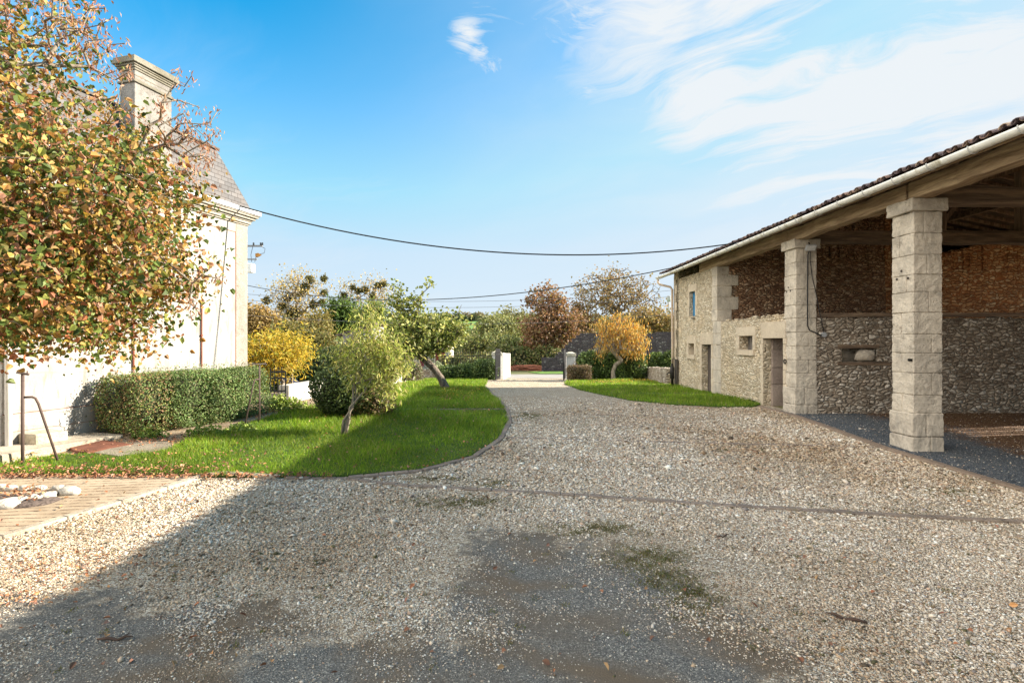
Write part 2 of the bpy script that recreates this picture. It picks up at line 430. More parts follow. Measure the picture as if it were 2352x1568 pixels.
def tree(name, label, cat, trunk, r0, targets, leaf_cols, per=20, spread=.25, size=.08, group=None, barkm=None,
         var=.25, droop=0., bare=None, tmpl='4', lmat=None, seg=.35, jit=.15, rmin=.004, k=5, aspect=1.0, squash=1.0, rexp=.5, sizevar=.3):
    trunk = [Vector(p_) for p_ in trunk]; base = trunk[0].copy()
    root = thing(name, label, cat, base, 0, group)
    b = np.array(base)
    tr = np.array([np.array(p_) for p_ in trunk])-b
    tg = np.asarray(targets)-b
    allt = tg if bare is None else np.vstack([tg, np.asarray(bare)-b])
    P, par, rad, ends = grow(tr, allt, r0, seg, jit, rmin, rexp)
    V, F = tubes(P, par, rad, k)
    mesh_np('trunk', V, F, barkm or M_bark, root, None, True)
    n = len(tg)*per
    cc = np.repeat(tg, per, axis=0)+rng.normal(size=(n, 3))*spread*np.array([1, 1, squash])
    clump = np.repeat(rng.uniform(-.22, .22, (len(tg), 1)), per, axis=0)
    cols = np.clip(pick(leaf_cols, n, var)*(1+clump), 0, 1)
    u, v, w_ = frames(n, (0, 0, .4), 1.0)
    if droop:
        u = u*(1-droop)+np.array([0, 0, -1.])*droop; u /= np.linalg.norm(u, axis=1, keepdims=True)
        v = np.cross(w_, u); v /= np.linalg.norm(v, axis=1, keepdims=True)+1e-9; w_ = np.cross(u, v)
    s = size*rng.uniform(1-sizevar, 1+sizevar, n)
    S = np.stack([s, s*aspect, s], 1)
    tv, tf = (LEAF6_V, LEAF6_F) if tmpl == '6' else (LEAF_V, LEAF_F)
    scatter('crown', tv, tf, cc, (u, v, w_), S, cols, lmat or M_leaf, root)
    return root
def super_pts(n, c, r, p, rg, inner=.8, bumps=.10, bf=1.3):
    v = rg.normal(size=(n, 3))
    if p > 3:   # spread evenly over box-like faces
        v = rg.uniform(-1, 1, (n, 3)); ax = rg.choice(3, n, p=np.array([r[1]*r[2], r[0]*r[2], r[0]*r[1]])/(r[1]*r[2]+r[0]*r[2]+r[0]*r[1]))
        v[np.arange(n), ax] = np.sign(rg.uniform(-1, 1, n))
    q = (np.abs(v)**p).sum(1)**(1/p); v = v/q[:, None]
    L = v*np.array(r)
    ph = np.array(c)*.7
    bmp = 1+bumps*(np.sin(L[:, 0]*bf*3.1+ph[0])*np.sin(L[:, 1]*bf*2.7+1+ph[1])+np.sin(L[:, 2]*bf*4.3+2+L[:, 0]*2)*.7)
    f = rg.uniform(inner**2, 1, n)**.5*bmp
    nrm = np.sign(v)*np.abs(v)**(p-1)/np.array(r); nrm /= np.linalg.norm(nrm, axis=1, keepdims=True)+1e-9
    return np.array(c)+L*f[:, None], nrm
def bush(name, label, cat, base, shapes, cols, n, size, rz=0, group=None, p=2.2, core=(.03,.035,.015), aspect=1., var=.3, bumps=.10, inner=.78, droop=0, stray=.03, lmat=None):
    """shapes: (centre rel. base, radii, colour list or None)"""
    root = thing(name, label, cat, base, rz, group)
    C = []; Nn = []; K = []
    area = np.array([s[1][0]*s[1][1]+s[1][1]*s[1][2]+s[1][0]*s[1][2] for s in shapes]); area /= area.sum()
    cm = MB()
    for s, a in zip(shapes, area):
        m = int(n*a); P, nr = super_pts(m, s[0], s[1], p, rng, inner, bumps)
        k = rng.uniform(size=m) < stray; P[k] += nr[k]*rng.uniform(.03, .15, (k.sum(), 1))
        C.append(P); Nn.append(nr)
        cc = s[2] if len(s) > 2 and s[2] is not None else cols
        # patches of tone that belong to the plant
        pt = np.sin(P[:, 0]*4.1+P[:, 2]*2)*np.sin(P[:, 1]*3.3+P[:, 2]*3.7)
        K.append(np.clip(pick(cc, m, var)*(1+.18*pt[:, None]), 0, 1))
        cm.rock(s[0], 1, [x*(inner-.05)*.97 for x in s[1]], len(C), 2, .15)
    C = np.vstack(C); Nn = np.vstack(Nn); K = np.vstack(K); keep = C[:, 2] > 0.0; C, Nn, K = C[keep], Nn[keep], K[keep]
    m = len(C)
    u, v, w_ = frames(m, None, 1.0); w_ = w_*.8+Nn*.7; w_ /= np.linalg.norm(w_, axis=1, keepdims=True)
    u = u-(u*w_).sum(1, keepdims=True)*w_
    if droop: u[:, 2] -= droop
    u /= np.linalg.norm(u, axis=1, keepdims=True)+1e-9; v = np.cross(w_, u)
    s_ = size*rng.uniform(.6, 1.3, m); S = np.stack([s_, s_*aspect, s_], 1)
    scatter('foliage', LEAF_V, LEAF_F, C, (u, v, w_), S, K, lmat or M_hedge, root)
    if core: cm.build('dark_core', simple('dark_core_'+name, core, .95, bump=.5, scale=20), root, True)  # unseen solid dark lump added so gaps between leaves look shaded
    return root

# ------------------------------------------------------------------ ground
def sheet(name, L, Rr, y0, y1, dz, mat, ny=None, nx=6, skirt=0.0, kind='structure', wob=0):
    """strip between two polylines given as (x, Y) points, following the ground height"""
    L = sorted([(p_[1], p_[0]) for p_ in L]); Rr = sorted([(p_[1], p_[0]) for p_ in Rr])
    ny = ny or max(2, int((y1-y0)/.12)); ys = np.linspace(y0, y1, ny)
    xl = np.interp(ys, [a for a, _ in L], [b for _, b in L]); xr = np.interp(ys, [a for a, _ in Rr], [b for _, b in Rr])
    V = []; 
    for i, y in enumerate(ys):
        g = float(G(y))+dz
        row = [xl[i]+(xr[i]-xl[i])*j/nx for j in range(nx+1)]
        if skirt: V.append((row[0], y, g-skirt))
        for x in row: V.append((x, y, g+(wob*mnoise.noise(Vector((x*.8, y*.8, 0))) if wob else 0)))
        if skirt: V.append((row[-1], y, g-skirt))
    n = nx+1+(2 if skirt else 0); F = []
    for i in range(ny-1):
        for j in range(n-1): F.append((i*n+j, i*n+j+1, (i+1)*n+j+1, (i+1)*n+j))
    if skirt:
        b = len(V)
        for j in range(n): V.append((V[j][0], V[j][1], float(G(ys[0]))+dz-skirt))
        for j in range(n-1): F.append((b+j, b+j+1, j+1, j))
    o = mesh_np(name, np.array(V), np.array(F), mat)
    return tag(o, kind=kind) if kind else o
g2 = lambda x, y: (gp(x, y).x, gp(x, y).y)

# far ground
m_ground, t, b = new_mat('meadow_and_soil'); o = t.obj()
c1 = t.mix(t.rng(t.noise(o, .9, 5, .6), .35, .65), (.15,.125,.055), (.08,.11,.03))
c2 = t.mix(t.rng(t.noise(o, .02, 3), .4, .6), (.13,.24,.04), (.10,.16,.04))
yy = t.node('ShaderNodeSeparateXYZ', {0: o}).outputs[1]
c = t.mix(t.rng(yy, 150, 260), c1, c2)
t.l.new(c, b.inputs['Base Color']); t.l.new(t.bump(t.noise(o, 6, 5), .6, .05), b.inputs['Normal'])
gy = np.concatenate([[-60, -30, -10], np.arange(-4, 45, .5), np.arange(45, 130, 4), np.arange(130, 700, 15), [800, 1000, 1500, 2500, 4000]])
gx = np.array([-3000, -1500, -700, -350, -180, -90, -45, -25, -15, -8, 0, 8, 15, 25, 45, 90, 180, 350, 700, 1500, 3000])
V = []
for y in gy:
    for x in gx:
        z = float(G(y))
        if y > 130: z += (math.sin(x*.006+1)*2.2+math.sin(x*.013)*1.0)*min(1, (y-130)/250)
        V.append((x, y, z))
nx = len(gx); F = [(i*nx+j, i*nx+j+1, (i+1)*nx+j+1, (i+1)*nx+j) for i in range(len(gy)-1) for j in range(nx-1)]
tag(mesh_np('ground', np.array(V), np.array(F), m_ground), kind='structure')

# gravel: bare dust patches and mossy patches (world positions)
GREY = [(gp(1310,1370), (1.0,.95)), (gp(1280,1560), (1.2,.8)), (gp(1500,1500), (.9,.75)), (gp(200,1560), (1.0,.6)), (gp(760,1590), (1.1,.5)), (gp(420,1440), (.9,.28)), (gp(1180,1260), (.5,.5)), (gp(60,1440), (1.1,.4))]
MOSS = [(gp(1050,1155), (.75,.28)), (gp(1360,1215), (.55,.22)), (gp(1480,1280), (.4,.3)), (gp(1590,1370), (.25,.3)), (gp(1130,1112), (.35,.22)), (gp(1000,1100), (.5,.15)),
        (gp(2180,1130), (.35,.18)), (gp(1210,955), (.4,.6)), (gp(1520,1330), (.3,.25))]
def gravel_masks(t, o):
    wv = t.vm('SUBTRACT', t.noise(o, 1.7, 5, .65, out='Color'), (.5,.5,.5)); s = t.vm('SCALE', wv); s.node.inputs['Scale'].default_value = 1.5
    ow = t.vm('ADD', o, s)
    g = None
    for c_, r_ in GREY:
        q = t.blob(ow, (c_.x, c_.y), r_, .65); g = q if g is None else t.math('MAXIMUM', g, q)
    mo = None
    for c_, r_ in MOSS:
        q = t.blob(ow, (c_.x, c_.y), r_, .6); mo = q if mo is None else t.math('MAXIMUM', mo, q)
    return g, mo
m_gravel, t, b = new_mat('gravel'); o = t.obj()
g, mo = gravel_masks(t, o)
v1 = t.vor(o, 48); ve = t.vor(o, 48, 'DISTANCE_TO_EDGE')
r_ = t.node('ShaderNodeSeparateColor', {0: v1.outputs['Color']}).outputs[0]
pc = t.ramp(r_, [(0, (.22,.15,.09)), (.15, (.42,.32,.21)), (.4, (.58,.47,.33)), (.7, (.68,.59,.44)), (.9, (.76,.70,.58)), (1, (.50,.38,.27))])
gap = t.rng(ve.outputs['Distance'], 0, .16)
pc = t.mix(gap, (.20,.155,.105), pc)
pc = t.mix(t.math('MULTIPLY', t.rng(t.noise(o, 1.1, 6, .7), .45, .70), .55), pc, (.32,.24,.15))
v2 = t.vor(o, 130); r2 = t.node('ShaderNodeSeparateColor', {0: v2.outputs['Color']}).outputs[0]
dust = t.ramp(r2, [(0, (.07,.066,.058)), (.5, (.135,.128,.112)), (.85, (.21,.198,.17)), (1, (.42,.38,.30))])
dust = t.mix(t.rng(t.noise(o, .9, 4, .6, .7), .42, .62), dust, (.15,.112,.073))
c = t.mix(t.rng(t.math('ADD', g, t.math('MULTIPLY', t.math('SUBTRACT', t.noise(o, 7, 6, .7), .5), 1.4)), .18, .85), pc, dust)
moc = t.mix(t.rng(t.noise(o, 40, 4), .35, .65), (.085,.10,.035), (.20,.155,.08))
c = t.mix(t.math('MULTIPLY', t.rng(t.math('MULTIPLY', mo, t.noise(o, 8, 5, .7)), .32, .60), .55), c, moc)
t.l.new(c, b.inputs['Base Color'])
hh = t.math('ADD', t.math('MULTIPLY', gap, t.math('SUBTRACT', 1.2, g)), t.math('MULTIPLY', r2, .25))
t.l.new(t.bump(hh, .7, .02), b.inputs['Normal']); b.inputs['Roughness'].default_value = .9
sheet('driveway', [(-14,-8), (-14,31)], [(7.4,-8), (6.6,8.4), (6.3,20), (6.1,31)], -8, 31, .006, m_gravel, nx=4)

m_floor, t, b = new_mat('barn_floor'); o = t.obj()
xx = t.node('ShaderNodeSeparateXYZ', {0: o}).outputs[0]
v2 = t.vor(o, 90); r2 = t.node('ShaderNodeSeparateColor', {0: v2.outputs['Color']}).outputs[0]
blue = t.ramp(r2, [(0, (.035,.045,.055)), (.6, (.07,.085,.10)), (.9, (.13,.14,.15)), (1, (.35,.32,.28))])
earth = t.ramp(r2, [(0, (.05,.025,.012)), (.7, (.12,.06,.03)), (1, (.30,.18,.09))])
f = t.rng(t.math('ADD', xx, t.math('MULTIPLY', t.noise(o, 2, 4), 1.6)), 8.4, 9.2)
c = t.mix(f, blue, earth)
t.l.new(c, b.inputs['Base Color']); t.l.new(t.bump(r2, .5, .01), b.inputs['Normal'])
kerbL = [g2(3300,1490), g2(2352,1127), g2(2043,1033), g2(1932,993), g2(1826,954)]
kerbL = [(7.6,-8)]+kerbL+[(kerbL[-1][0]-.1, 12.4)]
sheet('barn_floor', kerbL, [(20,-8), (20,13)], -8, 12.4, .012, m_floor, nx=3)

# lawns
m_lawn, t, b = new_mat('lawn_soil'); o = t.obj()
c = t.mix(t.rng(t.noise(o, 1.3, 5), .3, .7), (.06,.115,.012), (.085,.14,.018)); c = t.mix(t.rng(t.noise(o, 60, 3), .45, .75), c, (.03,.04,.01))
t.l.new(c, b.inputs['Base Color']); t.l.new(t.bump(t.noise(o, 90, 3), 1.0, .03), b.inputs['Normal'])
LR = [g2(760,1099), g2(960,1082), g2(1080,1050), g2(1140,1010), g2(1163,970), g2(1157,940), g2(1130,912), g2(1112,890), g2(1118,876), g2(1118,866)]
LL = [g2(760,1099), g2(640,1096.5), g2(-350,1094.5), g2(-300,1078), g2(-20,1071), g2(60,1058), g2(150,1047), g2(385,1040), g2(430,1016), g2(560,978), g2(650,952), g2(760,925), g2(850,902), g2(890,889), g2(965,877), g2(1010,866)]
y0, y1 = g2(760,1099)[1], g2(1110,867)[1]
lawn_l = sheet('lawn', LL, LR, y0, y1, .035, m_lawn, nx=10, skirt=.06)
barn_dir = Vector((-math.sin(R(1.5)), math.cos(R(1.5))))
def facade(t_, off=0): return (6.41+off-.0262*t_, 8.5+t_)
RL = [g2(1640,936), g2(1560,932), g2(1450,921), g2(1380,907), g2(1330,896), g2(1298,884), g2(1300,878), g2(1330,868)]
RRr = [g2(1725,937), facade(5.0,.05), facade(11.6,.05), (6.2,21), (11,22.5), (12,31)]
ry0, ry1 = g2(1640,936)[1], 28.2
lawn_r = sheet('lawn', RL, RRr, ry0, ry1, .035, m_lawn, nx=6, skirt=.06)

def strip_interp(pts, ys):
    p_ = sorted([(a[1], a[0]) for a in pts]); return np.interp(ys, [a for a, _ in p_], [b for _, b in p_])
def grass(name, L, Rr, y0, y1, n, cols, hgt=.05, dens_pow=1.6, dz=.03, cull=True):
    u_ = rng.uniform(size=n*3)
    a = 1-dens_pow  # density ~ Y^-pow
    ys = (y0**a+(y1**a-y0**a)*u_)**(1/a)
    xl, xr = strip_interp(L, ys), strip_interp(Rr, ys)
    xl2 = np.maximum(xl, -ys*1.05)
    xs = rng.uniform(-1, 1, len(ys)); W = 14
    xs = xs*W; k = (xs > xl2-.03) & (xs < xr+rng.uniform(-.02, .06, len(xs))); xs, ys = xs[k][:n], ys[k][:n]
    m = len(xs); zs = G(ys)+dz
    C = np.stack([xs, ys, zs], 1)
    sc = np.clip(ys/9, .8, 2.2)
    pn = np.array([mnoise.noise(Vector((x*.9, y*.9, 7)))+.6*mnoise.noise(Vector((x*3.1, y*3.1, 2))) for x, y in zip(xs, ys)])
    for (cy_, xa_, xb_) in CH: hgt_k = ((ys > cy_-.42) & (ys < cy_+.09) & (xs > xa_) & (xs < xb_)); C[hgt_k & (ys > cy_-.12), 2] -= .2; C[hgt_k, 2] -= .022
    h = hgt*rng.uniform(.4, 1.7, m)*(1+.5*pn)*np.clip(sc, .9, 1.3)*(1+.35*np.sin(xs*2.1)*np.sin(ys*1.7))
    ang = rng.uniform(0, 2*math.pi, m); lean = rng.normal(size=(m, 2))*.45
    wd = .0045*sc*rng.uniform(.8, 1.5, m)
    dx = np.stack([np.cos(ang)*wd, np.sin(ang)*wd, np.zeros(m)], 1)
    tip = C+np.stack([lean[:, 0]*h, lean[:, 1]*h, h], 1)
    V = np.stack([C-dx, C+dx, tip], 1).reshape(-1, 3)
    F = np.arange(m*3).reshape(-1, 3)
    patch = 1+.25*np.sin(xs*1.3+ys*.7)*np.sin(ys*1.9)+.1*np.sin(xs*5)*np.sin(ys*4)
    dry = rng.uniform(size=m) < np.clip(.04+.3*pn, 0, .25)
    cc = pick(cols, m, .35)*(patch*(1+.35*pn))[:, None]; cc[dry] = pick([(.34,.30,.10), (.28,.30,.07), (.40,.36,.14)], dry.sum(), .25)
    return tag(mesh_np(name, V, F, M_grass, None, np.repeat(np.clip(cc, 0, 1), 3, 0)), kind='stuff')
CH = [(g2(1020,943)[1], g2(905,943)[0], g2(1160,942)[0]), (g2(1500,906)[1], g2(1395,907)[0], 6.3)]
GC = [(.14,.26,.015), (.18,.31,.02), (.11,.215,.015), (.235,.35,.025), (.29,.34,.05)]
grass('grass', LL, LR, y0, y1, 210000, GC, .052)
grass('grass', RL, RRr, ry0, 27.5, 80000, GC, .05)

# garden path of sand and leaf mould beside the house
m_path, t, b = new_mat('sandy_path'); o = t.obj()
c = t.mix(t.rng(t.noise(o, 3, 5, .7), .35, .65), (.36,.28,.19), (.22,.15,.09)); c = t.mix(t.rng(t.noise(o, 30, 4), .5, .7), c, (.12,.08,.04))
t.l.new(c, b.inputs['Base Color']); t.l.new(t.bump(t.noise(o, 25, 5), .6, .03), b.inputs['Normal'])
sheet('path', [(-13, 7.4), (-13, 24)], [(g2(400,1038)[0], 7.6), g2(430,1012), g2(560,974), g2(650,948), g2(760,920), g2(850,898), g2(890,885)], 8.3, 20, .016, m_path, nx=3)
# road beyond the gate
m_road, t, b = new_mat('asphalt_road'); o = t.obj()
c = t.mix(t.rng(t.noise(o, 1.5, 5), .3, .7), (.24,.225,.20), (.32,.30,.27))
t.l.new(c, b.inputs['Base Color']); t.l.new(t.bump(t.noise(o, 60, 3), .3, .01), b.inputs['Normal'])
sheet('road', [(-90, 30.2), (-90, 38)], [(90, 30.2), (90, 38)], 30.2, 36.0, .015, m_road, ny=12, nx=8)
m_verge = simple('verge_grass', (.09,.17,.025), .95, var=.4, scale=3, bump=.8)
sheet('verge', [(2.0, 36), (1.2, 40.5)], [(40, 36), (40, 40.5)], 36.3, 40.6, .05, m_verge, nx=4, skirt=.05)

# ribbed concrete terrace and its kerb
m_terr, t, b = new_mat('ribbed_concrete'); o = t.obj()
p_ = t.map(o, (1, 1, 1), (0, 0, R(-7)))
sy = t.node('ShaderNodeSeparateXYZ', {0: t.vm('ADD', p_, t.vm('MULTIPLY', t.noise(o, 1.2, 3, out='Color'), (.12,.12,.12)))}).outputs[1]
fr = t.math('FRACT', t.math('MULTIPLY', sy, 9.0))
gr = t.rng(t.math('ABSOLUTE', t.math('SUBTRACT', fr, .5)), .04, .12)
brk = t.rng(t.noise(o, 14, 4), .42, .56)
gr = t.math('MAXIMUM', gr, t.math('MULTIPLY', brk, .8))
c = t.mix(t.rng(t.noise(o, 2.5, 5, .7), .35, .7), (.44,.35,.245), (.31,.235,.155)); c = t.mix(gr, (.14,.08,.05), c)
t.l.new(c, b.inputs['Base Color']); t.l.new(t.bump(t.math('ADD', gr, t.math('MULTIPLY', t.noise(o, 60, 3), .3)), .8, .015), b.inputs['Normal'])
TK = [g2(505,1090), g2(470,1096), g2(0,1238), g2(-700,1450)]
sheet('terrace', [(-14, 2), (-14, 8)], [(p_[0]-.05, p_[1]) for p_ in TK], TK[3][1], TK[0][1], .03, m_terr, nx=4, ny=60)
m_conc = ashlar('pale_concrete', (.52,.45,.35), (.38,.31,.23))
kb = MB()
def kerb_line(mb, pts, w_, h_, seglen, j=.004, top=.05, gap=.008):
    pts = [Vector((p_[0], p_[1], 0)) for p_ in pts]
    for a, b_ in zip(pts[:-1], pts[1:]):
        L = (b_-a).length; n = max(1, round(L/seglen)); d_ = (b_-a)/L; nn = Vector((-d_.y, d_.x, 0))
        for i in range(n):
            p0 = a+d_*(L*i/n+gap/2); p1 = a+d_*(L*(i+1)/n-gap/2); dzj = random.uniform(-j, j)
            V = []
            sh = nn*random.uniform(-j, j)
            for q in (p0, p1):
                for s in (-1, 1):
                    for z in (top-h_, top):
                        r_ = q+nn*s*w_/2+sh; V.append(Vector((r_.x, r_.y, float(G(r_.y))+z+(dzj if z == top else 0))))
            mb.add(V, [(0,1,3,2), (4,6,7,5), (0,4,5,1), (2,3,7,6), (0,2,6,4), (1,5,7,3)])
kerb_line(kb, TK, .11, .12, .55, top=.045)
kerb_line(kb, [g2(505,1090), g2(640,1099)], .10, .12, .5, top=.045)
tag(kb.build('kerb', m_conc, bevel=.008), kind='structure')
# setts across the drive and round the lawn
m_sett = ashlar('stone_setts', (.30,.235,.18), (.19,.15,.12), (.12,.12,.05))
kb = MB()
kerb_line(kb, [g2(655,1100), g2(800,1101), g2(941,1118), g2(1195,1131), g2(1451,1148), g2(1841,1173), g2(2352,1202), g2(2900,1232)], .085, .1, .17, .006, .026)
kerb_line(kb, [(p_[0]+.07, p_[1]-.01) for p_ in LR[1:8]][::-1]+[(g2(800,1101)[0], g2(800,1101)[1])], .10, .12, .2, .006, .035)
kerb_line(kb, [(a+.06, b_) for a, b_ in RL[:6]][::-1], .08, .1, .25, .006, .02)
kerb_line(kb, [g2(1162,1006), g2(1450,1014), g2(1913,1025), g2(2010,1028)], .07, .1, .8, .003, .018)
kerb_line(kb, [g2(1180,951), g2(1290,952), g2(1432,954)], .05, .1, .8, .003, .016)
tag(kb.build('kerb', m_sett, bevel=.006), kind='structure')
kb = MB(); kerb_line(kb, [g2(2700,1250), g2(2352,1128), g2(2043,1034), g2(1932,994), g2(1826,956), g2(1745,935)], .13, .14, .9, .004, .035)
tag(kb.build('kerb', ashlar('kerb_stone', (.27,.20,.145), (.19,.145,.11)), bevel=.012), kind='structure')
# shallow channel across the lawn
cb = MB(); kerb_line(cb, [g2(905,943.5), g2(1020,943), g2(1160,942)], .10, .05, .6, .004, .040)
tag(cb.build('drain_channel', simple('channel_stone', (.12,.08,.05), .9, var=.5, stain=(.40,.34,.25))), kind='structure')
cb = MB(); kerb_line(cb, [g2(1395,907), g2(1600,905)], .10, .05, .6, .004, .040)
tag(cb.build('drain_channel', simple('channel_stone', (.10,.08,.05), .9)), kind='structure')

# loose stones of the gravel
def inblob(xs, ys, L, soft=.8):
    m = np.zeros(len(xs)); wx = xs+.35*np.sin(ys*3.1+xs*1.7)+.2*np.sin(ys*7+xs*5); wy = ys+.25*np.sin(xs*3.7+ys)+.12*np.sin(xs*9+2)
    for c_, r_ in L:
        q = np.hypot((wx-c_.x)/r_[0], (wy-c_.y)/r_[1]); m = np.maximum(m, np.clip((1+soft-q)/(2*soft), 0, 1))
    return m
n = 700000; u_ = rng.uniform(size=n); a_ = .25; ys = (2.3**a_+(16.**a_-2.3**a_)*u_)**(1/a_); xs = rng.uniform(-1.02, 1.02, n)*ys
gm = inblob(xs, ys, GREY); mm_ = inblob(xs, ys, MOSS, .6)
big_n = np.array([mnoise.noise(Vector((x*1.1, y*1.1, 3))) for x, y in zip(xs, ys)])
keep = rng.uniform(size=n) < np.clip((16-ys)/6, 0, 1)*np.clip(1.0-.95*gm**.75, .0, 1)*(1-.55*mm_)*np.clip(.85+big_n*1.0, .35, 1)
tk = sorted([(p_[1], p_[0]) for p_ in TK]); tx = np.interp(ys, [a for a, _ in tk], [b for _, b in tk]); keep &= ~((xs < tx+.05) & (ys < TK[0][1]+.02))
ll, lr = strip_interp(LL, ys), strip_interp(LR, ys); keep &= ~((ys > y0-.03) & (xs < lr+.12))
keep &= xs < strip_interp(kerbL, ys)-.1
xs, ys = xs[keep][:270000], ys[keep][:270000]
n = len(xs); print('pebbles', n)
s = .0062*rng.lognormal(0, .42, n)*np.clip(ys/5, .85, 1.7)*(1-.35*inblob(xs, ys, GREY, .7))
S = np.stack([s*1.25, s*.95, s*.6], 1)
C = np.stack([xs, ys, G(ys)+.006+s*.25], 1)
pv = np.array([(1,0,0), (-1,0,0), (0,1,0), (0,-1,0), (0,0,1), (0,0,-1)])*1.0
pv = np.array([(1,.2,0), (-.9,.1,.1), (.1,1,-.1), (-.1,-1,.1), (0,.1,1), (.1,0,-1), (.62,.62,.35), (-.6,-.62,.4)])
pf = [(0,6,4), (0,2,6), (6,2,4), (2,1,4), (1,7,4), (1,3,7), (7,3,4), (3,0,4), (2,0,5), (1,2,5), (3,1,5), (0,3,5)]
PC = [(.64,.55,.42), (.50,.40,.28), (.60,.53,.42), (.52,.43,.32), (.72,.68,.60), (.44,.34,.24), (.34,.25,.16), (.54,.48,.40), (.25,.215,.19), (.66,.60,.49), (.44,.31,.22), (.60,.54,.45)]
cc = pick(PC, n, .22)
wn = np.array([mnoise.noise(Vector((x*.45+y*.12, y*.28, 9)))+.5*mnoise.noise(Vector((x*1.6, y*1.2, 5))) for x, y in zip(xs, ys)])
near_barn = np.clip((xs-2.6)/3.5, 0, 1)*np.clip((ys-3)/4, 0, 1)
cc = np.clip(cc*1.09, 0, .85)
wear = np.clip(.08+1.0*wn+.36*near_barn, 0, .75)[:, None]
cc = cc*(1-wear)+cc*np.array([.70, .57, .43])*wear
deb = rng.uniform(size=n) < np.clip(.05+.22*wear[:, 0], 0, .3); cc[deb] = pick([(.13,.085,.05), (.09,.065,.04), (.17,.11,.06), (.10,.09,.04)], deb.sum(), .3)
fr_ = frames(n, (0, 0, 2.2), .6)
tag(scatter('gravel', pv, pf, C, fr_, S, cc, attr_mat('pebble', .75), None, True), kind='stuff')

m = 26000; ys2 = rng.uniform(5.5, 12, m); xs2 = strip_interp(kerbL, ys2)+.1+rng.uniform(0, 1, m)**1.3*6
s2 = rng.lognormal(0, .4, m)*.0065; pal = rng.uniform(size=m) < .10
cc2 = pick([(.07,.085,.10), (.10,.115,.13), (.05,.06,.07), (.13,.13,.13)], m, .3); cc2[pal] = pick(PC, pal.sum(), .2)
er = xs2 > 8.3+.5*np.sin(ys2*2); cc2[er & ~pal] = pick([(.11,.06,.03), (.17,.10,.05), (.07,.04,.02), (.26,.17,.09)], (er & ~pal).sum(), .3)
tag(scatter('barn_gravel', pv, pf, np.stack([xs2, ys2, G(ys2)+.016], 1), frames(m, (0, 0, 2.2), .6), np.stack([s2*1.25, s2, s2*.6], 1), cc2, bpy.data.materials['pebble'], None, True), kind='stuff')

# moss and weeds in the gravel
C = []
for c_, r_ in MOSS:
    m = int(9000*r_[0]*r_[1]/(.5*.3)*(.3 if c_.y > 9 else .45)); m = min(m, 9000)
    q = rng.normal(size=(m, 2))*.48*np.array(r_)
    k = np.sin(q[:, 0]*19+c_.x)*np.sin(q[:, 1]*23)+.5*np.sin(q[:, 0]*7)*np.sin(q[:, 1]*11+1) +rng.normal(size=m)*.5 > -.05
    q = q[k]; C.append(np.stack([c_.x+q[:, 0], c_.y+q[:, 1]], 1))
m = 300
tuf = np.stack([rng.uniform(-1, 1, m), rng.uniform(2.4, 11, m)], 1); tuf[:, 0] *= tuf[:, 1]*.95
for q in tuf: C.append(q+rng.normal(size=(22, 2))*.02)
C = np.vstack(C); tx = np.interp(C[:, 1], [a for a, _ in tk], [b for _, b in tk]); k = ~((C[:, 0] < tx+.1)) & ~((C[:, 1] > y0-.03) & (C[:, 0] < strip_interp(LR, C[:, 1])+.15)); C = C[k]
k = C[:, 0] < strip_interp(kerbL, C[:, 1])-.1; C = C[k]
m = len(C); P = np.stack([C[:, 0], C[:, 1], G(C[:, 1])+.008], 1); h = rng.uniform(.006, .020, m); ang = rng.uniform(0, 6.28, m)
dx = np.stack([np.cos(ang), np.sin(ang), 0*ang], 1)*.004; tip = P+np.stack([rng.normal(size=m)*h*.8, rng.normal(size=m)*h*.8, h], 1)
V = np.stack([P-dx, P+dx, tip], 1).reshape(-1, 3)
cc = pick([(.15,.17,.05), (.21,.19,.07), (.12,.14,.04), (.28,.21,.10), (.12,.09,.05)], m, .4)
tag(mesh_np('moss', V, np.arange(m*3).reshape(-1, 3), M_grass, None, np.repeat(cc, 3, 0)), kind='stuff')

# fallen leaves
FL = []
def fl(n, x0, x1, y0_, y1_, dz=.03, clump=None):
    for _ in range(n):
        if clump: c_ = random.choice(clump); g_ = gp(c_[0]+random.gauss(0, c_[2]), c_[1]+random.gauss(0, c_[3]))
        else: g_ = gp(random.uniform(x0, x1), random.uniform(y0_, y1_))
        FL.append((g_.x, g_.y, g_.z+dz+random.uniform(0, .02)))
fl(700, -60, 490, 1095, 1104, .04); fl(260, 0, 500, 1086, 1098, .085); fl(260, 0, 620, 1045, 1096, .09); fl(200, 480, 760, 1094, 1106, .05)
fl(70, 0, 460, 1100, 1235, .035); nd = len(FL); fl(420, 0, 0, 0, 0, .02, [(60,1300,70,12), (250,1290,80,14), (150,1330,90,14), (40,1380,60,8)])
nd2 = len(FL); fl(60, 0, 700, 1150, 1560, .02); fl(70, 700, 2352, 1110, 1560, .02); fl(900, 0, 0, 0, 0, .03, [(330,1020,60,7), (450,1010,60,6), (620,955,50,5), (680,945,40,5)])
fl(250, 700, 1150, 900, 1090, .09); fl(700, 0, 0, 0, 0, .08, [(1410,880,45,2.5), (1460,876,40,2)])
fl(200, 1000, 1100, 890, 925, .09); fl(90, 0, 110, 1135, 1165, .09)
FL = np.array(FL); m = len(FL)
u, v, w_ = frames(m, (0, 0, 1.6), .8)
s = rng.uniform(.022, .055, m); s[nd:nd2] *= .6
far = FL[:, 1] > 15
cc = pick([(.36,.15,.07), (.28,.12,.06), (.45,.24,.10), (.20,.10,.06), (.40,.20,.13), (.30,.19,.09)], m, .3); cc[far] = pick([(.62,.38,.05), (.55,.28,.05), (.6,.42,.1)], far.sum(), .2)
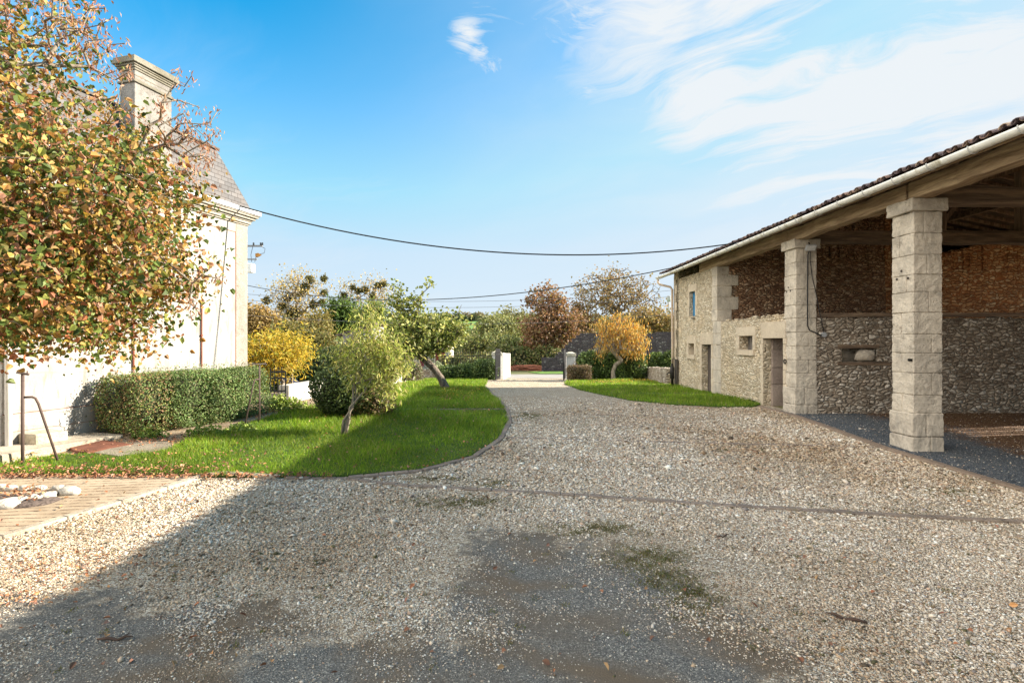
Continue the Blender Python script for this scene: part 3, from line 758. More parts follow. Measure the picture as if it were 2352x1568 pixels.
tag(scatter('fallen_leaves', [(0,0,0), (.3,-.3,.22), (.7,-.28,.2), (1.05,0,-.05), (.7,.3,.22), (.3,.32,.2)], LEAF6_F, FL, (u, v, w_), s, cc, attr_mat('dead_leaf', .7)), kind='stuff')
def stick(x, y, L, ang, r=.008):
    c_ = gp(x, y); pts = [c_+Vector((math.cos(ang)*L*(q-.5), math.sin(ang)*L*(q-.5), .02+.012*math.sin(q*9))) for q in (0, .3, .55, .8, 1)]
    mb = MB(); mb.tube(pts, [r*.6, r, r, r*.8, r*.3], 6); mb.tube([pts[2], pts[2]+Vector((math.cos(ang+.7)*L*.3, math.sin(ang+.7)*L*.3, .02))], [r*.6, r*.3], 5)
    return mb.build('fallen_twig', M_bark_d, smooth=True)
M_bark_d = simple('dead_wood', (.08,.05,.035), .9)
tag(stick(1945,1425,.24,2.6,.012), 'dark dry twig lying on the pale gravel in the right foreground', 'twig')
tag(stick(265,1472,.22,.1,.010), 'reddish brown dead frond lying on grey dust in the left foreground', 'twig')
tag(stick(1660,1235,.16,.4,.007), 'thin dark twig on the gravel just below the sett line', 'twig')

# ------------------------------------------------------------------ stone barn
barn = thing('stone_barn', 'long rubble stone barn with open bays, square stone columns and tiled roof', 'barn', (6.41, 8.5, 0), R(1.5))
M_rub_l = rubble('rubble_pale', [(0,(.48,.39,.27)), (.3,(.62,.52,.37)), (.6,(.72,.63,.47)), (1,(.84,.76,.60))], (.72,.59,.41), 8.5, 2.1, .10, 1.0, (.56,.40,.22), (.5,.75), .5, .25)
M_rub_d = rubble('rubble_dark', [(0,(.30,.24,.18)), (.35,(.48,.40,.31)), (.7,(.66,.58,.47)), (1,(.86,.79,.68))], (.25,.195,.14), 6.6, 2.3, .085, 1.0, (.13,.09,.06), (.50,.72), .5, .40)
M_rub_b = rubble('rubble_brown', [(0,(.28,.15,.08)), (.35,(.48,.29,.17)), (.7,(.62,.42,.26)), (1,(.72,.54,.38))], (.19,.10,.055), 7.2, 2.1, .10, 1.0, grime=.40)
M_rub_glow = rubble('rubble_glow', [(0,(.34,.16,.07)), (.35,(.62,.34,.16)), (.7,(.80,.50,.26)), (1,(.85,.64,.40))], (.42,.17,.06), 6.2, 1.9, .12, 1.0, grime=.3)  # stone tinted bright orange to paint the warm glow on the loft wall
M_ash = ashlar('ashlar', (.61,.54,.435), (.37,.325,.265), (.21,.20,.175))
M_ash2 = ashlar('ashlar_pale', (.62,.53,.40), (.50,.41,.30))
M_oak = wood('old_oak', (.46,.34,.21), (.27,.185,.11), axis='y'); M_oak_x = wood('dark_oak', (.27,.19,.125), (.13,.09,.06), axis='x')
M_plank = wood('weathered_plank', (.22,.20,.18), (.11,.10,.09), axis='z')
def fy(sx_):   # photo column -> local y on the facade
    k = (sx_-1500)/1560; return (6.41-8.5*k)/(k+.0262)
def fz(sx_, sy_): return EYE+(1003-sy_)/1560*(8.5+fy(sx_))
def wall(mb, axis, a0, a1, z0, z1, t0, t1, holes=(), topf=None):
    """box wall along axis with rectangular holes (a0,a1,z0,z1)"""
    A = sorted({a0, a1, *[h[0] for h in holes], *[h[1] for h in holes]}); Z = sorted({z0, z1, *[h[2] for h in holes], *[h[3] for h in holes]})
    A = [a for a in A if a0 <= a <= a1]; Z = [z for z in Z if z0 <= z <= z1]
    sol = {}
    for i in range(len(A)-1):
        for j in range(len(Z)-1):
            ca, cz = (A[i]+A[i+1])/2, (Z[j]+Z[j+1])/2
            sol[i, j] = not any(h[0] < ca < h[1] and h[2] < cz < h[3] for h in holes)
    def P(a, tt, z):
        return (tt, a, z) if axis == 'y' else (a, tt, z)
    for (i, j), s in sol.items():
        if not s: continue
        x0, x1, c0, c1 = A[i], A[i+1], Z[j], Z[j+1]
        for tt in (t0, t1): mb.add([P(x0,tt,c0), P(x1,tt,c0), P(x1,tt,c1), P(x0,tt,c1)], [(0,1,2,3)])
        for (di, dj, pts) in ((-1,0,[P(x0,t0,c0),P(x0,t1,c0),P(x0,t1,c1),P(x0,t0,c1)]), (1,0,[P(x1,t0,c0),P(x1,t1,c0),P(x1,t1,c1),P(x1,t0,c1)]),
                              (0,-1,[P(x0,t0,c0),P(x1,t0,c0),P(x1,t1,c0),P(x0,t1,c0)]), (0,1,[P(x0,t0,c1),P(x1,t0,c1),P(x1,t1,c1),P(x0,t1,c1)])):
            if not sol.get((i+di, j+dj), False): mb.add(pts, [(0,1,2,3)])
    return mb
def zr(zx, zy, s=2.613): return (1900+zx/s, 650+zy/s)
def rect(zx0, zx1, zy0, zy1):
    a = zr(zx0, (zy0+zy1)/2); c_ = zr(zx1, 0); ya, yb = fy(a[0]), fy(c_[0]); mid = zr((zx0+zx1)/2, 0)[0]
    return (min(ya, yb), max(ya, yb), fz(mid, zr(0, zy1)[1]), fz(mid, zr(0, zy0)[1]))
BW = rect(313,358,532,722); SW = rect(306,350,930,1018); D1 = rect(408,480,938,1325); W2 = rect(695,798,872,980); D2 = rect(878,1032,890,1440)
D1 = (D1[0], D1[1], .1, D1[3]); D2 = (D2[0], D2[1], .16, D2[3])
print('facade rects', [tuple(round(q, 2) for q in r_) for r_ in (BW, SW, D1, W2, D2)])
YE, YQ, YC = 11.57, 7.62, 3.36     # far end, start of the full-height room, second column
TH = .52
mb = MB()
wall(mb, 'y', YQ, YE, -.3, 4.08, 0, TH, [BW, SW, D1])
mb.build('front_wall', M_rub_l, barn)
mb = MB(); wall(mb, 'y', YC+.47, YQ, -.3, 2.36, .004, TH, [W2, D2])
for i in range(26):   # loose stones along the broken top
    y = random.uniform(YC+.6, YQ-.15); mb.rock((random.uniform(.1,.4), y, 2.37+random.uniform(0,.04)), random.uniform(.05,.11), (1,1.2,.7), i, 1)
mb.build('store_wall', M_rub_l, barn)
# ashlar surrounds: each is its own dressed stone set 12 mm proud
def surround(r_, name, sill=True, w_=.17, lint=.24, parts=True, jambs=True):
    mb = MB(); x0 = -.014
    a, b_, z0, z1 = r_
    mb.box(x0, .2, a-w_*.9, b_+w_*.9, z1, z1+lint, .003)
    if jambs:
        z = z0; k = 0
        while z < z1-.02:
            h = min(random.uniform(.26,.36), z1-z)
            if z1-z-h < .08: h = z1-z
            e = w_*(1.15 if k % 2 else .75)
            mb.box(x0, .2, a-e, a-.001, z+.004, z+h-.004, .002); mb.box(x0, .2, b_+.001, b_+w_*(.75 if k % 2 else 1.15), z+.004, z+h-.004, .002)
            z += h; k += 1
    if sill: mb.box(x0-.03, .2, a-w_*.5, b_+w_*.5, z0-.14, z0, .003)
    return mb.build(name, M_ash2, barn, bevel=.006)
surround(BW, 'window_surround', False); surround(SW, 'window_surround'); surround(W2, 'window_surround'); surround(D1, 'door_surround', False, .16, .36); 
surround(D2, 'door_surround', False, .12, .40)
# window leaves
def leaf_board(r_, x, mat, name, n=3, gap=.0):
    mb = MB(); a, b_, z0, z1 = r_; wd = (b_-a)/n
    for i in range(n): mb.box(x, x+.03, a+i*wd+.003, a+(i+1)*wd-.003, z0+.01, z1-.01, .001)
    return mb.build(name, mat, barn, bevel=.003)
M_blue = simple('blue_paint', (.02,.17,.36), .5, stain=(.10,.25,.36))
s_ = leaf_board(BW, .12, M_blue, 'shutter'); s_['label'] = 'bright blue wooden shutter'
leaf_board(SW, .20, M_plank, 'shutter', 2); leaf_board(W2, .24, M_plank, 'shutter', 2)
mb = MB(); mb.box(.25, .30, W2[0], W2[1], W2[2], W2[2]+.04); mb.box(.25, .30, (W2[0]+W2[1])/2-.02, (W2[0]+W2[1])/2+.02, W2[2]+.04, W2[3]); mb.build('window_frame', M_plank, barn)
dd = leaf_board((D1[0], D1[1], D1[2], D1[3]), .19, wood('dark_door', (.13,.105,.09), (.055,.045,.04), axis='z'), 'door', 4)
mb = MB(); mb.box(.175, .19, D1[0]+.1, D1[0]+.14, 1.0, 1.12); h_ = mb.build('door_handle', simple('iron', (.03,.028,.026), .6, .6), dd)
# inner jamb of the second door: big squared blocks set back
mb = MB(); z = D2[2]
for i, h in enumerate((.55, .42, .45, .35, .3)):
    h = min(h, D2[3]-z)
    if h > .05: mb.box(.20, TH+.02, D2[1]-.05, D2[1]+.02, z+.004, z+h-.006, .006)
    z += h
mb.build('inner_jamb', ashlar('jamb_stone', (.38,.31,.26), (.27,.21,.18)), barn, bevel=.012)
M_dark_int = simple('store_shade', (.05,.04,.035), .95)  # near black colour paints the shade seen through the store door
mb = MB(); wall(mb, 'y', YC+.55, D2[1]+.5, -.3, 2.3, 1.9, 2.0); mb.build('shade_partition', M_dark_int, barn)
mb = MB(); mb.box(-.25, .25, D2[0]-.05, D2[1]+.1, -.1, .155, .01); mb.build('threshold', M_ash, barn, bevel=.015)
# quoins at the corner of the full-height room and at the far end
mb = MB(); z = -.2; k = 0
while z < 4.06:
    h = min(random.uniform(.30,.40), 4.07-z); e1, e2 = (.42, .62) if k % 2 else (.62, .40)
    if z > 2.3: mb.box(-.012, e1*1.05, YQ-.012, YQ+.35, z+.004, z+h-.005, .004)
    mb.box(-.012, .2, YQ-(.0 if z > 2.3 else .28), YQ+.30+(.1 if k % 2 else 0), z+.004, z+h-.005, .003)
    z += h; k += 1
roughen(mb.build('quoin', M_ash, barn), .008, .1, 2)
mb = MB(); z = -.2; k = 0
while z < 3.9:
    h = random.uniform(.28,.38); e = .3 if k % 2 else .18; mb.box(-.010, .3, YE-e, YE+.012, z+.004, z+h-.005, .003); z += h; k += 1
mb.build('quoin', M_ash2, barn, bevel=.008)
# cross walls
def zplane(z0, y, topz, x0, x1, th, holes, name, mat, rough_top=None):
    mb = MB(); wall(mb, 'x', x0, x1, z0, topz, y, y+th, holes)
    if rough_top:
        n_ = int((x1-x0)*7)
        for i in range(n_):
            x = x0+(x1-x0)*(i+random.random())/n_; zz = rough_top(x)
            if zz > topz:
                mb.box(x-.1, x+.1, y+random.uniform(-.02,.03), y+th-.003, topz-.3-random.uniform(0,.2), zz+random.uniform(-.05,.05), .02)
    return mb.build(name, mat, barn)
def wx(sx_, Z): return (sx_-1500)/1560*Z-6.33
NI = (wx(2472, 11.86), wx(2579, 11.86), EYE+(1003-1060)/1560*11.86, EYE+(1003-1020)/1560*11.86)
zplane(-.3, YC+.02, 2.3, .47, 11, .5, [NI], 'cross_wall', M_rub_d)
mb = MB(); mb.box(NI[0]-.1, NI[1]+.02, YC, YC+.2, NI[3], NI[3]+.08, .004); mb.box(NI[0]-.1, NI[1]+.3, YC-.01, YC+.2, NI[2]-.07, NI[2], .004)
mb.build('niche_lintel', M_oak_x, barn)
mb = MB(); mb.rock(((NI[0]+NI[1])/2+.18, YC+.12, (NI[2]+NI[3])/2), .15, (1.5,.8,1), 4); mb.box(NI[0]-.1, NI[1]+.1, YC+.42, YC+.5, NI[2]-.02, NI[3]+.02); mb.build('niche_stone', M_ash, barn, True)
for i in range(34):
    mb = MB(); x = random.uniform(.7, 8); mb.rock((x, YC+.16+random.uniform(-.06,.1), 2.28+random.uniform(-.02,.05)), random.uniform(.06,.12), (1.3,1,.75), i+40, 1); mb.build('wall_top_stone', M_rub_d, barn)
mb = MB(); mb.beam((.5, YC+.1, 2.37), (11, YC+.1, 2.40), .1, .09); mb.build('sill_plate', M_oak_x, barn)
def roofz(x): return 4.34+(x+.42)*.31 if x < 5.4 else 4.34+5.82*.31-(x-5.4)*.2
def rt(x): return roofz(x)-.14 if x < 5.35 else (4.6 if x < 6.2 else 4.3+(x-6.2)*.22)
zplane(2.0, YQ, 4.30, .4, 5.2, .5, [], 'loft_wall', M_rub_b, rt)
lo = zplane(2.0, YQ+.003, 3.9, 5.2, 11, .5, [], 'loft_wall', M_rub_glow, rt); lo['label'] = 'stretch of rubble wall with warm orange light put into its colour'
zplane(-.3, YQ+.02, 2.05, .4, 11, .46, [], 'loft_wall', M_rub_b)
mb = MB(); mb.box(.5, 11, YC+.5, YQ, 2.12, 2.20); mb.build('loft_floor', M_oak_x, barn)
# far gable, unseen back wall with a high opening and wider ones added for light, near gable far behind the camera
mb = MB(); pr = [(0,-.3), (11,-.3), (11,roofz(11)-.1), (5.4,roofz(5.4)-.1), (0,roofz(0)-.1)]
for y0_, y1_ in ((YE-.5, YE),):
    V = [(x, y0_, z) for x, z in pr]+[(x, y1_, z) for x, z in pr]; mb.add(V, [(0,1,2,3,4), (5,6,7,8,9)]+[(i, (i+1) % 5, 5+(i+1) % 5, 5+i) for i in range(5)])
mb.build('gable_wall', M_rub_l, barn)
mb = MB(); V = [(x, -16.0, z) for x, z in pr]+[(x, -15.5, z) for x, z in pr]; mb.add(V, [(0,1,2,3,4), (5,6,7,8,9)]+[(i, (i+1) % 5, 5+(i+1) % 5, 5+i) for i in range(5)]); mb.build('gable_wall', M_rub_l, barn)
mb = MB(); wall(mb, 'y', -15.5, YE-.5, -.3, 4.85, 11, 11.5, [(1.9,2.7,3.5,4.7), (-15,-.2,0,4.6), (3.95,7.3,2.4,4.75)]); mb.build('back_wall', M_rub_b, barn)
mb = MB()
y = 1.88
while y < 2.75:
    wd = random.uniform(.06, .13); mb.box(11.1, 11.13, y, y+wd, 3.45+random.uniform(0,.5), 4.75); y += wd+random.uniform(.03, .10)
mb.build('light_slats', M_plank, barn)  # unseen slats added in the high opening to dapple the sun patch
# columns
def column(y, zb, cols=True, seed=1):
    random.seed(seed)
    W = .47; sh = MB(); z = zb+.62; k = 0
    while z < 3.84:
        h = min(random.uniform(.27,.36), 3.85-z)
        if 3.85-z-h < .1: h = 3.85-z
        s = random.uniform(.3,.7)*W; g_ = .004; o_ = random.uniform(-.004,.004)
        if k % 2: sh.box(0+o_, s-g_, y, y+W, z+.004, z+h-.004, .003); sh.box(s+g_, W+o_, y, y+W, z+.004, z+h-.004, .003)
        else: sh.box(0+o_, W+o_, y, y+s-g_, z+.004, z+h-.004, .003); sh.box(0+o_, W+o_, y+s+g_, y+W, z+.004, z+h-.004, .003)
        z += h; k += 1
    sh.box(.022, W-.022, y+.022, y+W-.022, zb, 3.85)
    c_ = roughen(sh.build('column', M_ash, barn), .016, .11, 3)
    pl = MB(); e = .035
    z = zb-.25
    for i, h in enumerate((.50, .38)):
        s = (.40, .22)[i]*1.0; s = W*.42 if i else W*.58
        pl.box(-e, s-.003, y-e*.6, y+W+e*.5, z+.003, z+h-.004, .004); pl.box(s+.003, W+e*.4, y-e*.6, y+W+e*.5, z+.003, z+h-.004, .004); z += h
    roughen(pl.build('plinth', M_ash, c_), .018, .13, 3, .02)
    cp = MB(); cp.box(-.065, W+.06, y-.055, y+W+.05, 3.85, 4.06, .004); roughen(cp.build('capital', M_ash, c_), .014, .10, 4, .02)
    return c_
column(0, 0, seed=3); column(YC, .12, seed=5); c3 = column(-4.2, -.1, seed=8); column(-8.6, -.15, seed=9); column(-12.8, -.2, seed=10)
random.seed(11)
# beams
def rough_beam(mb, a, b_, w_, h_, n=14, j=.012):
    a = Vector(a); b_ = Vector(b_); prev = None
    d_ = (b_-a).normalized(); x = d_.cross(Vector((0,0,1))).normalized(); z = x.cross(d_)
    rings = []
    for i in range(n+1):
        c_ = a.lerp(b_, i/n)+x*random.uniform(-j,j)+z*random.uniform(-j,j)
        rings.append([c_+x*s1*(w_/2+random.uniform(-j,j)*.5)+z*s2*(h_/2+random.uniform(-j,j)*.6) for s1, s2 in ((-1,-1),(1,-1),(1,1),(-1,1))])
    V = [v for r_ in rings for v in r_]; F = [(i*4+k, i*4+(k+1) % 4, i*4+4+(k+1) % 4, i*4+4+k) for i in range(n) for k in range(4)]+[(3,2,1,0), tuple(n*4+k for k in range(4))]
    mb.add(V, F)
for y0_, y1_, dz_ in ((-16, -4.0, 0), (-4.0, -.02+.12, 0), (.13, YC+.3, -.01), (YC+.31, 9.0, 0)):
    mb = MB(); rough_beam(mb, (.10, y0_, 4.19+dz_), (.10, y1_, 4.19+dz_), .24, .27, 18); mb.build('eave_beam', M_oak, barn, bevel=.01)
for y in (-12.6, -8.4, -4.0, .22, YC+.24):
    mb = MB(); rough_beam(mb, (.05, y, 4.14), (11.2, y, 4.16), .28, .27, 20, .015); tb = mb.build('tie_beam', M_oak_x, barn)
    mb = MB(); mb.beam((3.5, y, 4.25), (3.5, y, roofz(3.5)-.25), .15, .15); mb.beam((5.4, y, 4.25), (5.4, y, roofz(5.4)-.2), .18, .18)
    mb.beam((.3, y, 4.3), (5.4, y, roofz(5.4)-.35), .14, .17); mb.beam((10.7, y, 4.7), (5.4, y, roofz(5.4)-.35), .14, .17)
    mb.beam((3.5, y, 4.45), (4.15, y, roofz(4.1)-.42), .10, .10); mb.beam((3.5, y, 4.5), (2.6, y, roofz(2.6)-.4), .10, .10); mb.beam((7.2, y, 4.3), (7.2, y, roofz(7.2)-.35), .14, .14)
    mb.beam((5.4, y, 4.6), (6.6, y, roofz(6.6)-.42), .10, .10)
    mb.build('truss_strut', wood('strut_oak', (.34,.24,.16), (.17,.115,.075), axis='z') if y == -12.6 else bpy.data.materials['strut_oak'], tb)
for x in (1.9, 3.6, 5.4, 7.2, 9.2):
    mb = MB(); rough_beam(mb, (x, -16, roofz(x)-.24), (x, YE-.4, roofz(x)-.24), .16, .17, 22, .015); mb.build('purlin', M_oak_x, barn)
mb = MB()
y = -15.8
while y < YE:
    mb.beam((-.38, y, roofz(-.38)-.10), (5.4, y, roofz(5.4)-.10), .08, .08); mb.beam((11.3, y, roofz(11.3)-.10), (5.4, y, roofz(5.4)-.10), .08, .08); y += .5
mb.build('rafter', bpy.data.materials['strut_oak'], barn)
# roof deck and canal tiles
mb = MB(); ya, yb = -16.2, YE+.38
for xa, xb in ((-.42, 5.4), (11.5, 5.4)):
    za, zb_ = roofz(xa), roofz(xb); mb.add([(xa,ya,za-.055), (xb,ya,zb_-.055), (xb,yb,zb_-.055), (xa,yb,za-.055), (xa,ya,za-.02), (xb,ya,zb_-.02), (xb,yb,zb_-.02), (xa,yb,za-.02)], [(0,1,2,3), (4,5,6,7), (0,1,5,4), (1,2,6,5), (2,3,7,6), (3,0,4,7)])
rf = mb.build('roof', wood('roof_board', (.14,.10,.07), (.06,.045,.03), axis='x'), barn)
M_tile, t, b = new_mat('canal_tile'); o = t.obj(); isl = t.node('ShaderNodeNewGeometry').outputs['Random Per Island']
c = t.ramp(isl, [(0,(.07,.05,.05)), (.35,(.13,.085,.075)), (.6,(.10,.075,.08)), (.85,(.24,.15,.11)), (1,(.36,.27,.19))])
c = t.mix(t.math('MULTIPLY', t.rng(t.noise(o, 9, 5, .7), .5, .7), .6), c, (.06,.055,.05))
t.l.new(c, b.inputs['Base Color']); t.l.new(t.bump(t.noise(o, 40, 4), .5, .01), b.inputs['Normal'])
Vt = []; Ft = []
def tile(xa, xb, y, up, r_, za, zb_):
    k = 6; o_ = len(Vt)
    for x, z, rr in ((xa, za, r_), (xb, zb_, r_*.86)):
        for i in range(k+1):
            a = math.pi*i/k; s = 1 if up else -1
            Vt.append((x, y+rr*math.cos(a), z+s*rr*.75*math.sin(a)+(0 if up else .03)))
        for i in range(k+1):
            a = math.pi*i/k; s = 1 if up else -1; r2_ = rr-.014
            Vt.append((x, y+r2_*math.cos(a), z+s*r2_*.75*math.sin(a)+(0 if up else .03)))
    m_ = k+1
    for i in range(k):
        Ft.append((o_+i, o_+i+1, o_+2*m_+i+1, o_+2*m_+i)); Ft.append((o_+m_+i, o_+m_+i+1, o_+3*m_+i+1, o_+3*m_+i)); Ft.append((o_+i, o_+i+1, o_+m_+i+1, o_+m_+i)); 
y = ya+.1
while y < yb-.05:
    for side in (0, 1):
        rows = 15
        for q in range(rows):
            if side == 1 and q > 14: break
            L = .42; 
            if side == 0: xa = -.47+q*.395+random.uniform(-.03,.03); xb = min(xa+L, 5.45)
            else: xa = 11.56-q*.41; xb = max(xa-L, 5.35)
            jy = random.uniform(-.012,.012); jz = random.uniform(-.005,.018)
            za, zb_ = roofz(xa)+.035+jz, roofz(xb)+.02
            tile(xa, xb, y+jy, True, .072, za, zb_)
            if q < 2 or q > 13: tile(xa+.02*(1 if side == 0 else -1), xb, y+.083+jy, False, .068, za+.01, zb_)
    y += .166
mesh_np('roof_tiles', np.array(Vt), np.array(Ft), M_tile, rf, None, False)
# gutter
M_gut = simple('grey_pvc', (.74,.73,.67), .4, stain=(.36,.32,.22), var=.05)
mb = MB(); pts = []
gx_, gz_ = -.52, 4.23
def gutter(mb, xa, za, ya, yb, r_=.075, dz=-.04):
    k = 10; o_ = len(mb.v); V = []
    ys_ = np.linspace(ya, yb, 40)
    for i, y in enumerate(ys_):
        z = za+dz*(y-ya)/(yb-ya)
        for rr in (r_, r_-.006):
            for j in range(k+1):
                a = math.pi+math.pi*j/k; V.append((xa+rr*math.cos(a), y, z+rr*math.sin(a)))
    n = 2*(k+1); F = []
    for i in range(len(ys_)-1):
        for j in range(k):
            F.append((i*n+j, i*n+j+1, (i+1)*n+j+1, (i+1)*n+j)); F.append((i*n+k+1+j, i*n+k+2+j, (i+1)*n+k+2+j, (i+1)*n+k+1+j))
        for j in (0, k): F.append((i*n+j, i*n+k+1+j, (i+1)*n+k+1+j, (i+1)*n+j))
    for i in (0, len(ys_)-1): F.append(tuple(i*n+j for j in range(k+1)))
    mb.add(V, F)
gutter(mb, gx_, 4.285, -16, YE+.40); 
gu = mb.build('gutter', M_gut, barn, True)
mb = None
y = -15.5
m_brk = simple('bracket', (.40,.40,.38), .5)
while y < YE+.3:
    mb = MB()
    r_ = .081; z = 4.285-.04*(y+16)/28; pts = [(gx_+r_*math.cos(a), y, z+r_*math.sin(a)) for a in np.linspace(math.pi*.95, 2*math.pi*1.02, 10)]; mb.tube(pts, .010, 4); mb.beam((gx_+r_, y, z), (-.40, y, z+.05), .02, .01); y += .66; mb.build('gutter_bracket', m_brk, gu)
mb = MB(); mb.box(-.445, -.42, ya, yb, roofz(-.42)-.15, roofz(-.42)-.03); mb.build('fascia', M_oak, barn)
mb = MB(); yD = YE-.02; zt = 4.16
mb.tube([(gx_, YE+.3, zt), (gx_, YE+.3, zt-.12), (gx_+.05, YE+.24, zt-.2), (-.14, YE-.0, zt-.32), (-.09, YE-.05, zt-.42), (-.08, YE-.05, 1.5), (-.08, YE-.05, .5)], .042, 10)
mb.tube([(-.08, YE-.05, .5), (-.08, YE-.05, .1)], .05, 10)
for z in (3.0, 1.9, .9): mb.tube([(-.08, YE-.05, z), (-.08, YE-.05, z+.03)], .05, 10)
mb.build('downpipe', simple('downpipe', (.46,.37,.28), .5), barn, True)
# ironwork
M_iron = bpy.data.materials['iron']
mb = MB(); mb.tube([(-.03, fy(1900+1053/2.613)+.05*math.cos(a), fz(1900+1053/2.613, 650+1067/2.613)+.05*math.sin(a)) for a in np.linspace(0, 6.28, 12)], .012, 6); mb.build('tether_ring', M_iron, barn)
mb = MB(); z = EYE+(1003-1054)/1560*8.55; mb.box(-.05, .0, .03, .05, z-.02, z+.02); mb.box(-.012, .0, .02, .11, z-.02, z+.02); mb.build('wall_bracket', M_iron, barn)
for (zx, zy) in ((800,1370), (350,740)):
    s1, s2 = zr(zx, zy); y, z = fy(s1), fz(s1, s2); mb = MB(); mb.beam((-.005, y-.12, z), (-.06, y+.12, z+.02), .03, .03); mb.build('wall_hook', M_iron, barn)
M_hole = simple('put_log_hole', (.05,.04,.035), .95)
mb = MB()
for (sx_, sy_) in ((2641,794), (2628,818), (2660,815), (2310,842), (2305,855), (2316,852), (2089,873), (2093,880)):
    mb = MB(); y, z = fy(sx_), fz(sx_, sy_); mb.rock((-.004, y, z), .022, (.4,1,1), sx_, 1); mb.build('socket_hole', M_hole, barn)
# floodlight with its cable
fl_ = thing('floodlight', 'small grey floodlight fixed under the eave on the middle column', 'floodlight')
fl_.parent = None
Mb = Matrix.Translation((6.41, 8.5, 0)) @ Matrix.Rotation(R(1.5), 4, 'Z')
fl_.matrix_world = Mb @ Matrix.Translation((.25, YC-.12, 3.86))
mb = MB(); mb.box(-.11, .11, -.06, .0, -.07, .07, M=Matrix.Rotation(R(35), 4, 'X')); mb.build('housing', simple('lamp_grey', (.35,.35,.34), .5), fl_, bevel=.012)
mb = MB(); mb.box(-.095, .095, -.066, -.061, -.058, .058, M=Matrix.Rotation(R(35), 4, 'X')); mb.build('lens', simple('lamp_glass', (.55,.56,.55), .15, bump=0), fl_)
mb = MB(); mb.tube([(0, .0, 0), (0, .04, .1), (0, .12, .12)], .012, 6); mb.build('bracket', M_iron, fl_)
cbx = thing('electric_cable', 'black cable running down the middle column to a round junction box', 'cable'); cbx.matrix_world = Mb.copy()
M_black = simple('black_rubber', (.015,.015,.017), .5, bump=0)
mb = MB(); y = YC-.02; mb.tube([(.28, YC-.07, 3.85), (.26, y, 3.7), (.25, y, 3.0), (.25, y, 2.4), (.25, y, 2.13), (.3, y, 2.03), (.52, y, 1.93), (.62, y, 1.93)], .012, 6)
mb.tube([(.30, YC-.07, 3.85), (.31, y, 3.6), (.36, y, 3.2), (.45, y-.01, 2.8), (.5, y-.01, 2.5), (.60, y, 2.1), (.62, y, 1.97)], .008, 6)
mb.build('wire', M_black, cbx, True)
mb = MB(); mb.tube([(.63, YC+.02, 1.93), (.63, YC-.03, 1.93)], .055, 14); mb.build('junction_box', simple('box_grey', (.33,.34,.35), .5), cbx)

# ------------------------------------------------------------------ house
HX, HY = -6.62, 13.3
H = thing('stone_house', 'cream rendered stone house with slate mansard roof and tall chimney', 'house', (HX, HY, 0), R(-15.4))
m_wall, t, b = new_mat('cream_render'); o = t.obj()
n1 = t.noise(o, 1.4, 6, .65, .6); n2 = t.noise(t.map(o, (3, 3, .7)), 2.2, 6, .7, .4); n3 = t.noise(o, 38, 5, .7)
c = t.mix(t.rng(n1, .35, .7), (.40,.38,.35), (.33,.31,.28)); c = t.mix(t.math('MULTIPLY', t.rng(n2, .50, .66), .7), c, (.20,.178,.15)); c = t.mix(t.math('MULTIPLY', t.rng(n3, .5, .75), .5), c, (.19,.17,.145))
t.l.new(c, b.inputs['Base Color']); t.l.new(t.bump(t.math('ADD', n3, n1), .5, .012), b.inputs['Normal']); b.inputs['Roughness'].default_value = .95
HL = 5.15
mb = MB(); mb.box(-12, 0, -HL, 0, -.4, 4.72); mb.build('wall', m_wall, H)
mb = MB(); mb.box(-12.03, .022, -HL-.03, .022, -.4, .62); mb.build('plinth', m_wall, H, bevel=.006)
# incised joints as real thin grooved strips standing in for the panel frame
M_line = simple('joint_line', (.22,.10,.06), .9); 
mb = MB(); mb.box(0, .004, -.38, -.362, .62, 4.45); mb.box(0, .004, -HL, -.38, 4.43, 4.445); mb.box(.023, .027, -HL, -.2, .334, .340); mb.box(-.003, .027, -HL, 0, .617, .624); mb.build('panel_joint', M_line, H)
mb = MB(); mb.box(-.36, .008, -.36, .008, .63, 4.72); mb.build('corner_pier', m_wall2 if 'm_wall2' in globals() else ashlar('corner_stone', (.38,.34,.29), (.27,.24,.20), (.21,.185,.16)), H)
M_rod = simple('rusty_rod', (.28,.075,.04), .7)
def hy(sx_):   # photo column -> local y on the house wall
    k = (sx_-1500)/1560; s = (k*13.3+6.62)/(-.2656+.964*k) if False else None
    # X = -6.62-.2656 s ; Z = 13.3-.964 s ; X = k Z
    s = (-6.62-k*13.3)/(.2656-.964*k); return -s, 13.3-.964*s
for sx_, za, zb_ in ((388, .6, 3.9), (588, .6, None)):
    y, Z = hy(sx_); top = zb_ or EYE+(1003-880)/1560*Z
    mb = MB(); mb.tube([(.03, y, .1), (.03, y, top)], .016, 8)
    for z in (.9, 1.9): mb.box(0, .05, y-.025, y+.025, z, z+.03)
    mb.build('conduit', M_rod, H)
y, Z = hy(12); mb = MB(); mb.tube([(.10, y, .05), (.10, y, 4.6)], .045, 12); mb.build('downpipe', simple('white_pipe', (.75,.74,.72), .35, var=.03), H, True)
y, Z = hy(189); mb = MB(); V = []
for i in range(16):
    a = 2*math.pi*i/16; rr = .085*(1+.12*math.sin(a*3+1)+.08*math.cos(a*5)); V.append((.031, y+rr*1.25*math.cos(a), EYE+(1003-1235)/1560*Z+rr*math.sin(a)))
mb.add(V, [tuple(range(16))]); mb.build('plaster_patch', simple('grey_plaster', (.30,.31,.32), .9), H)
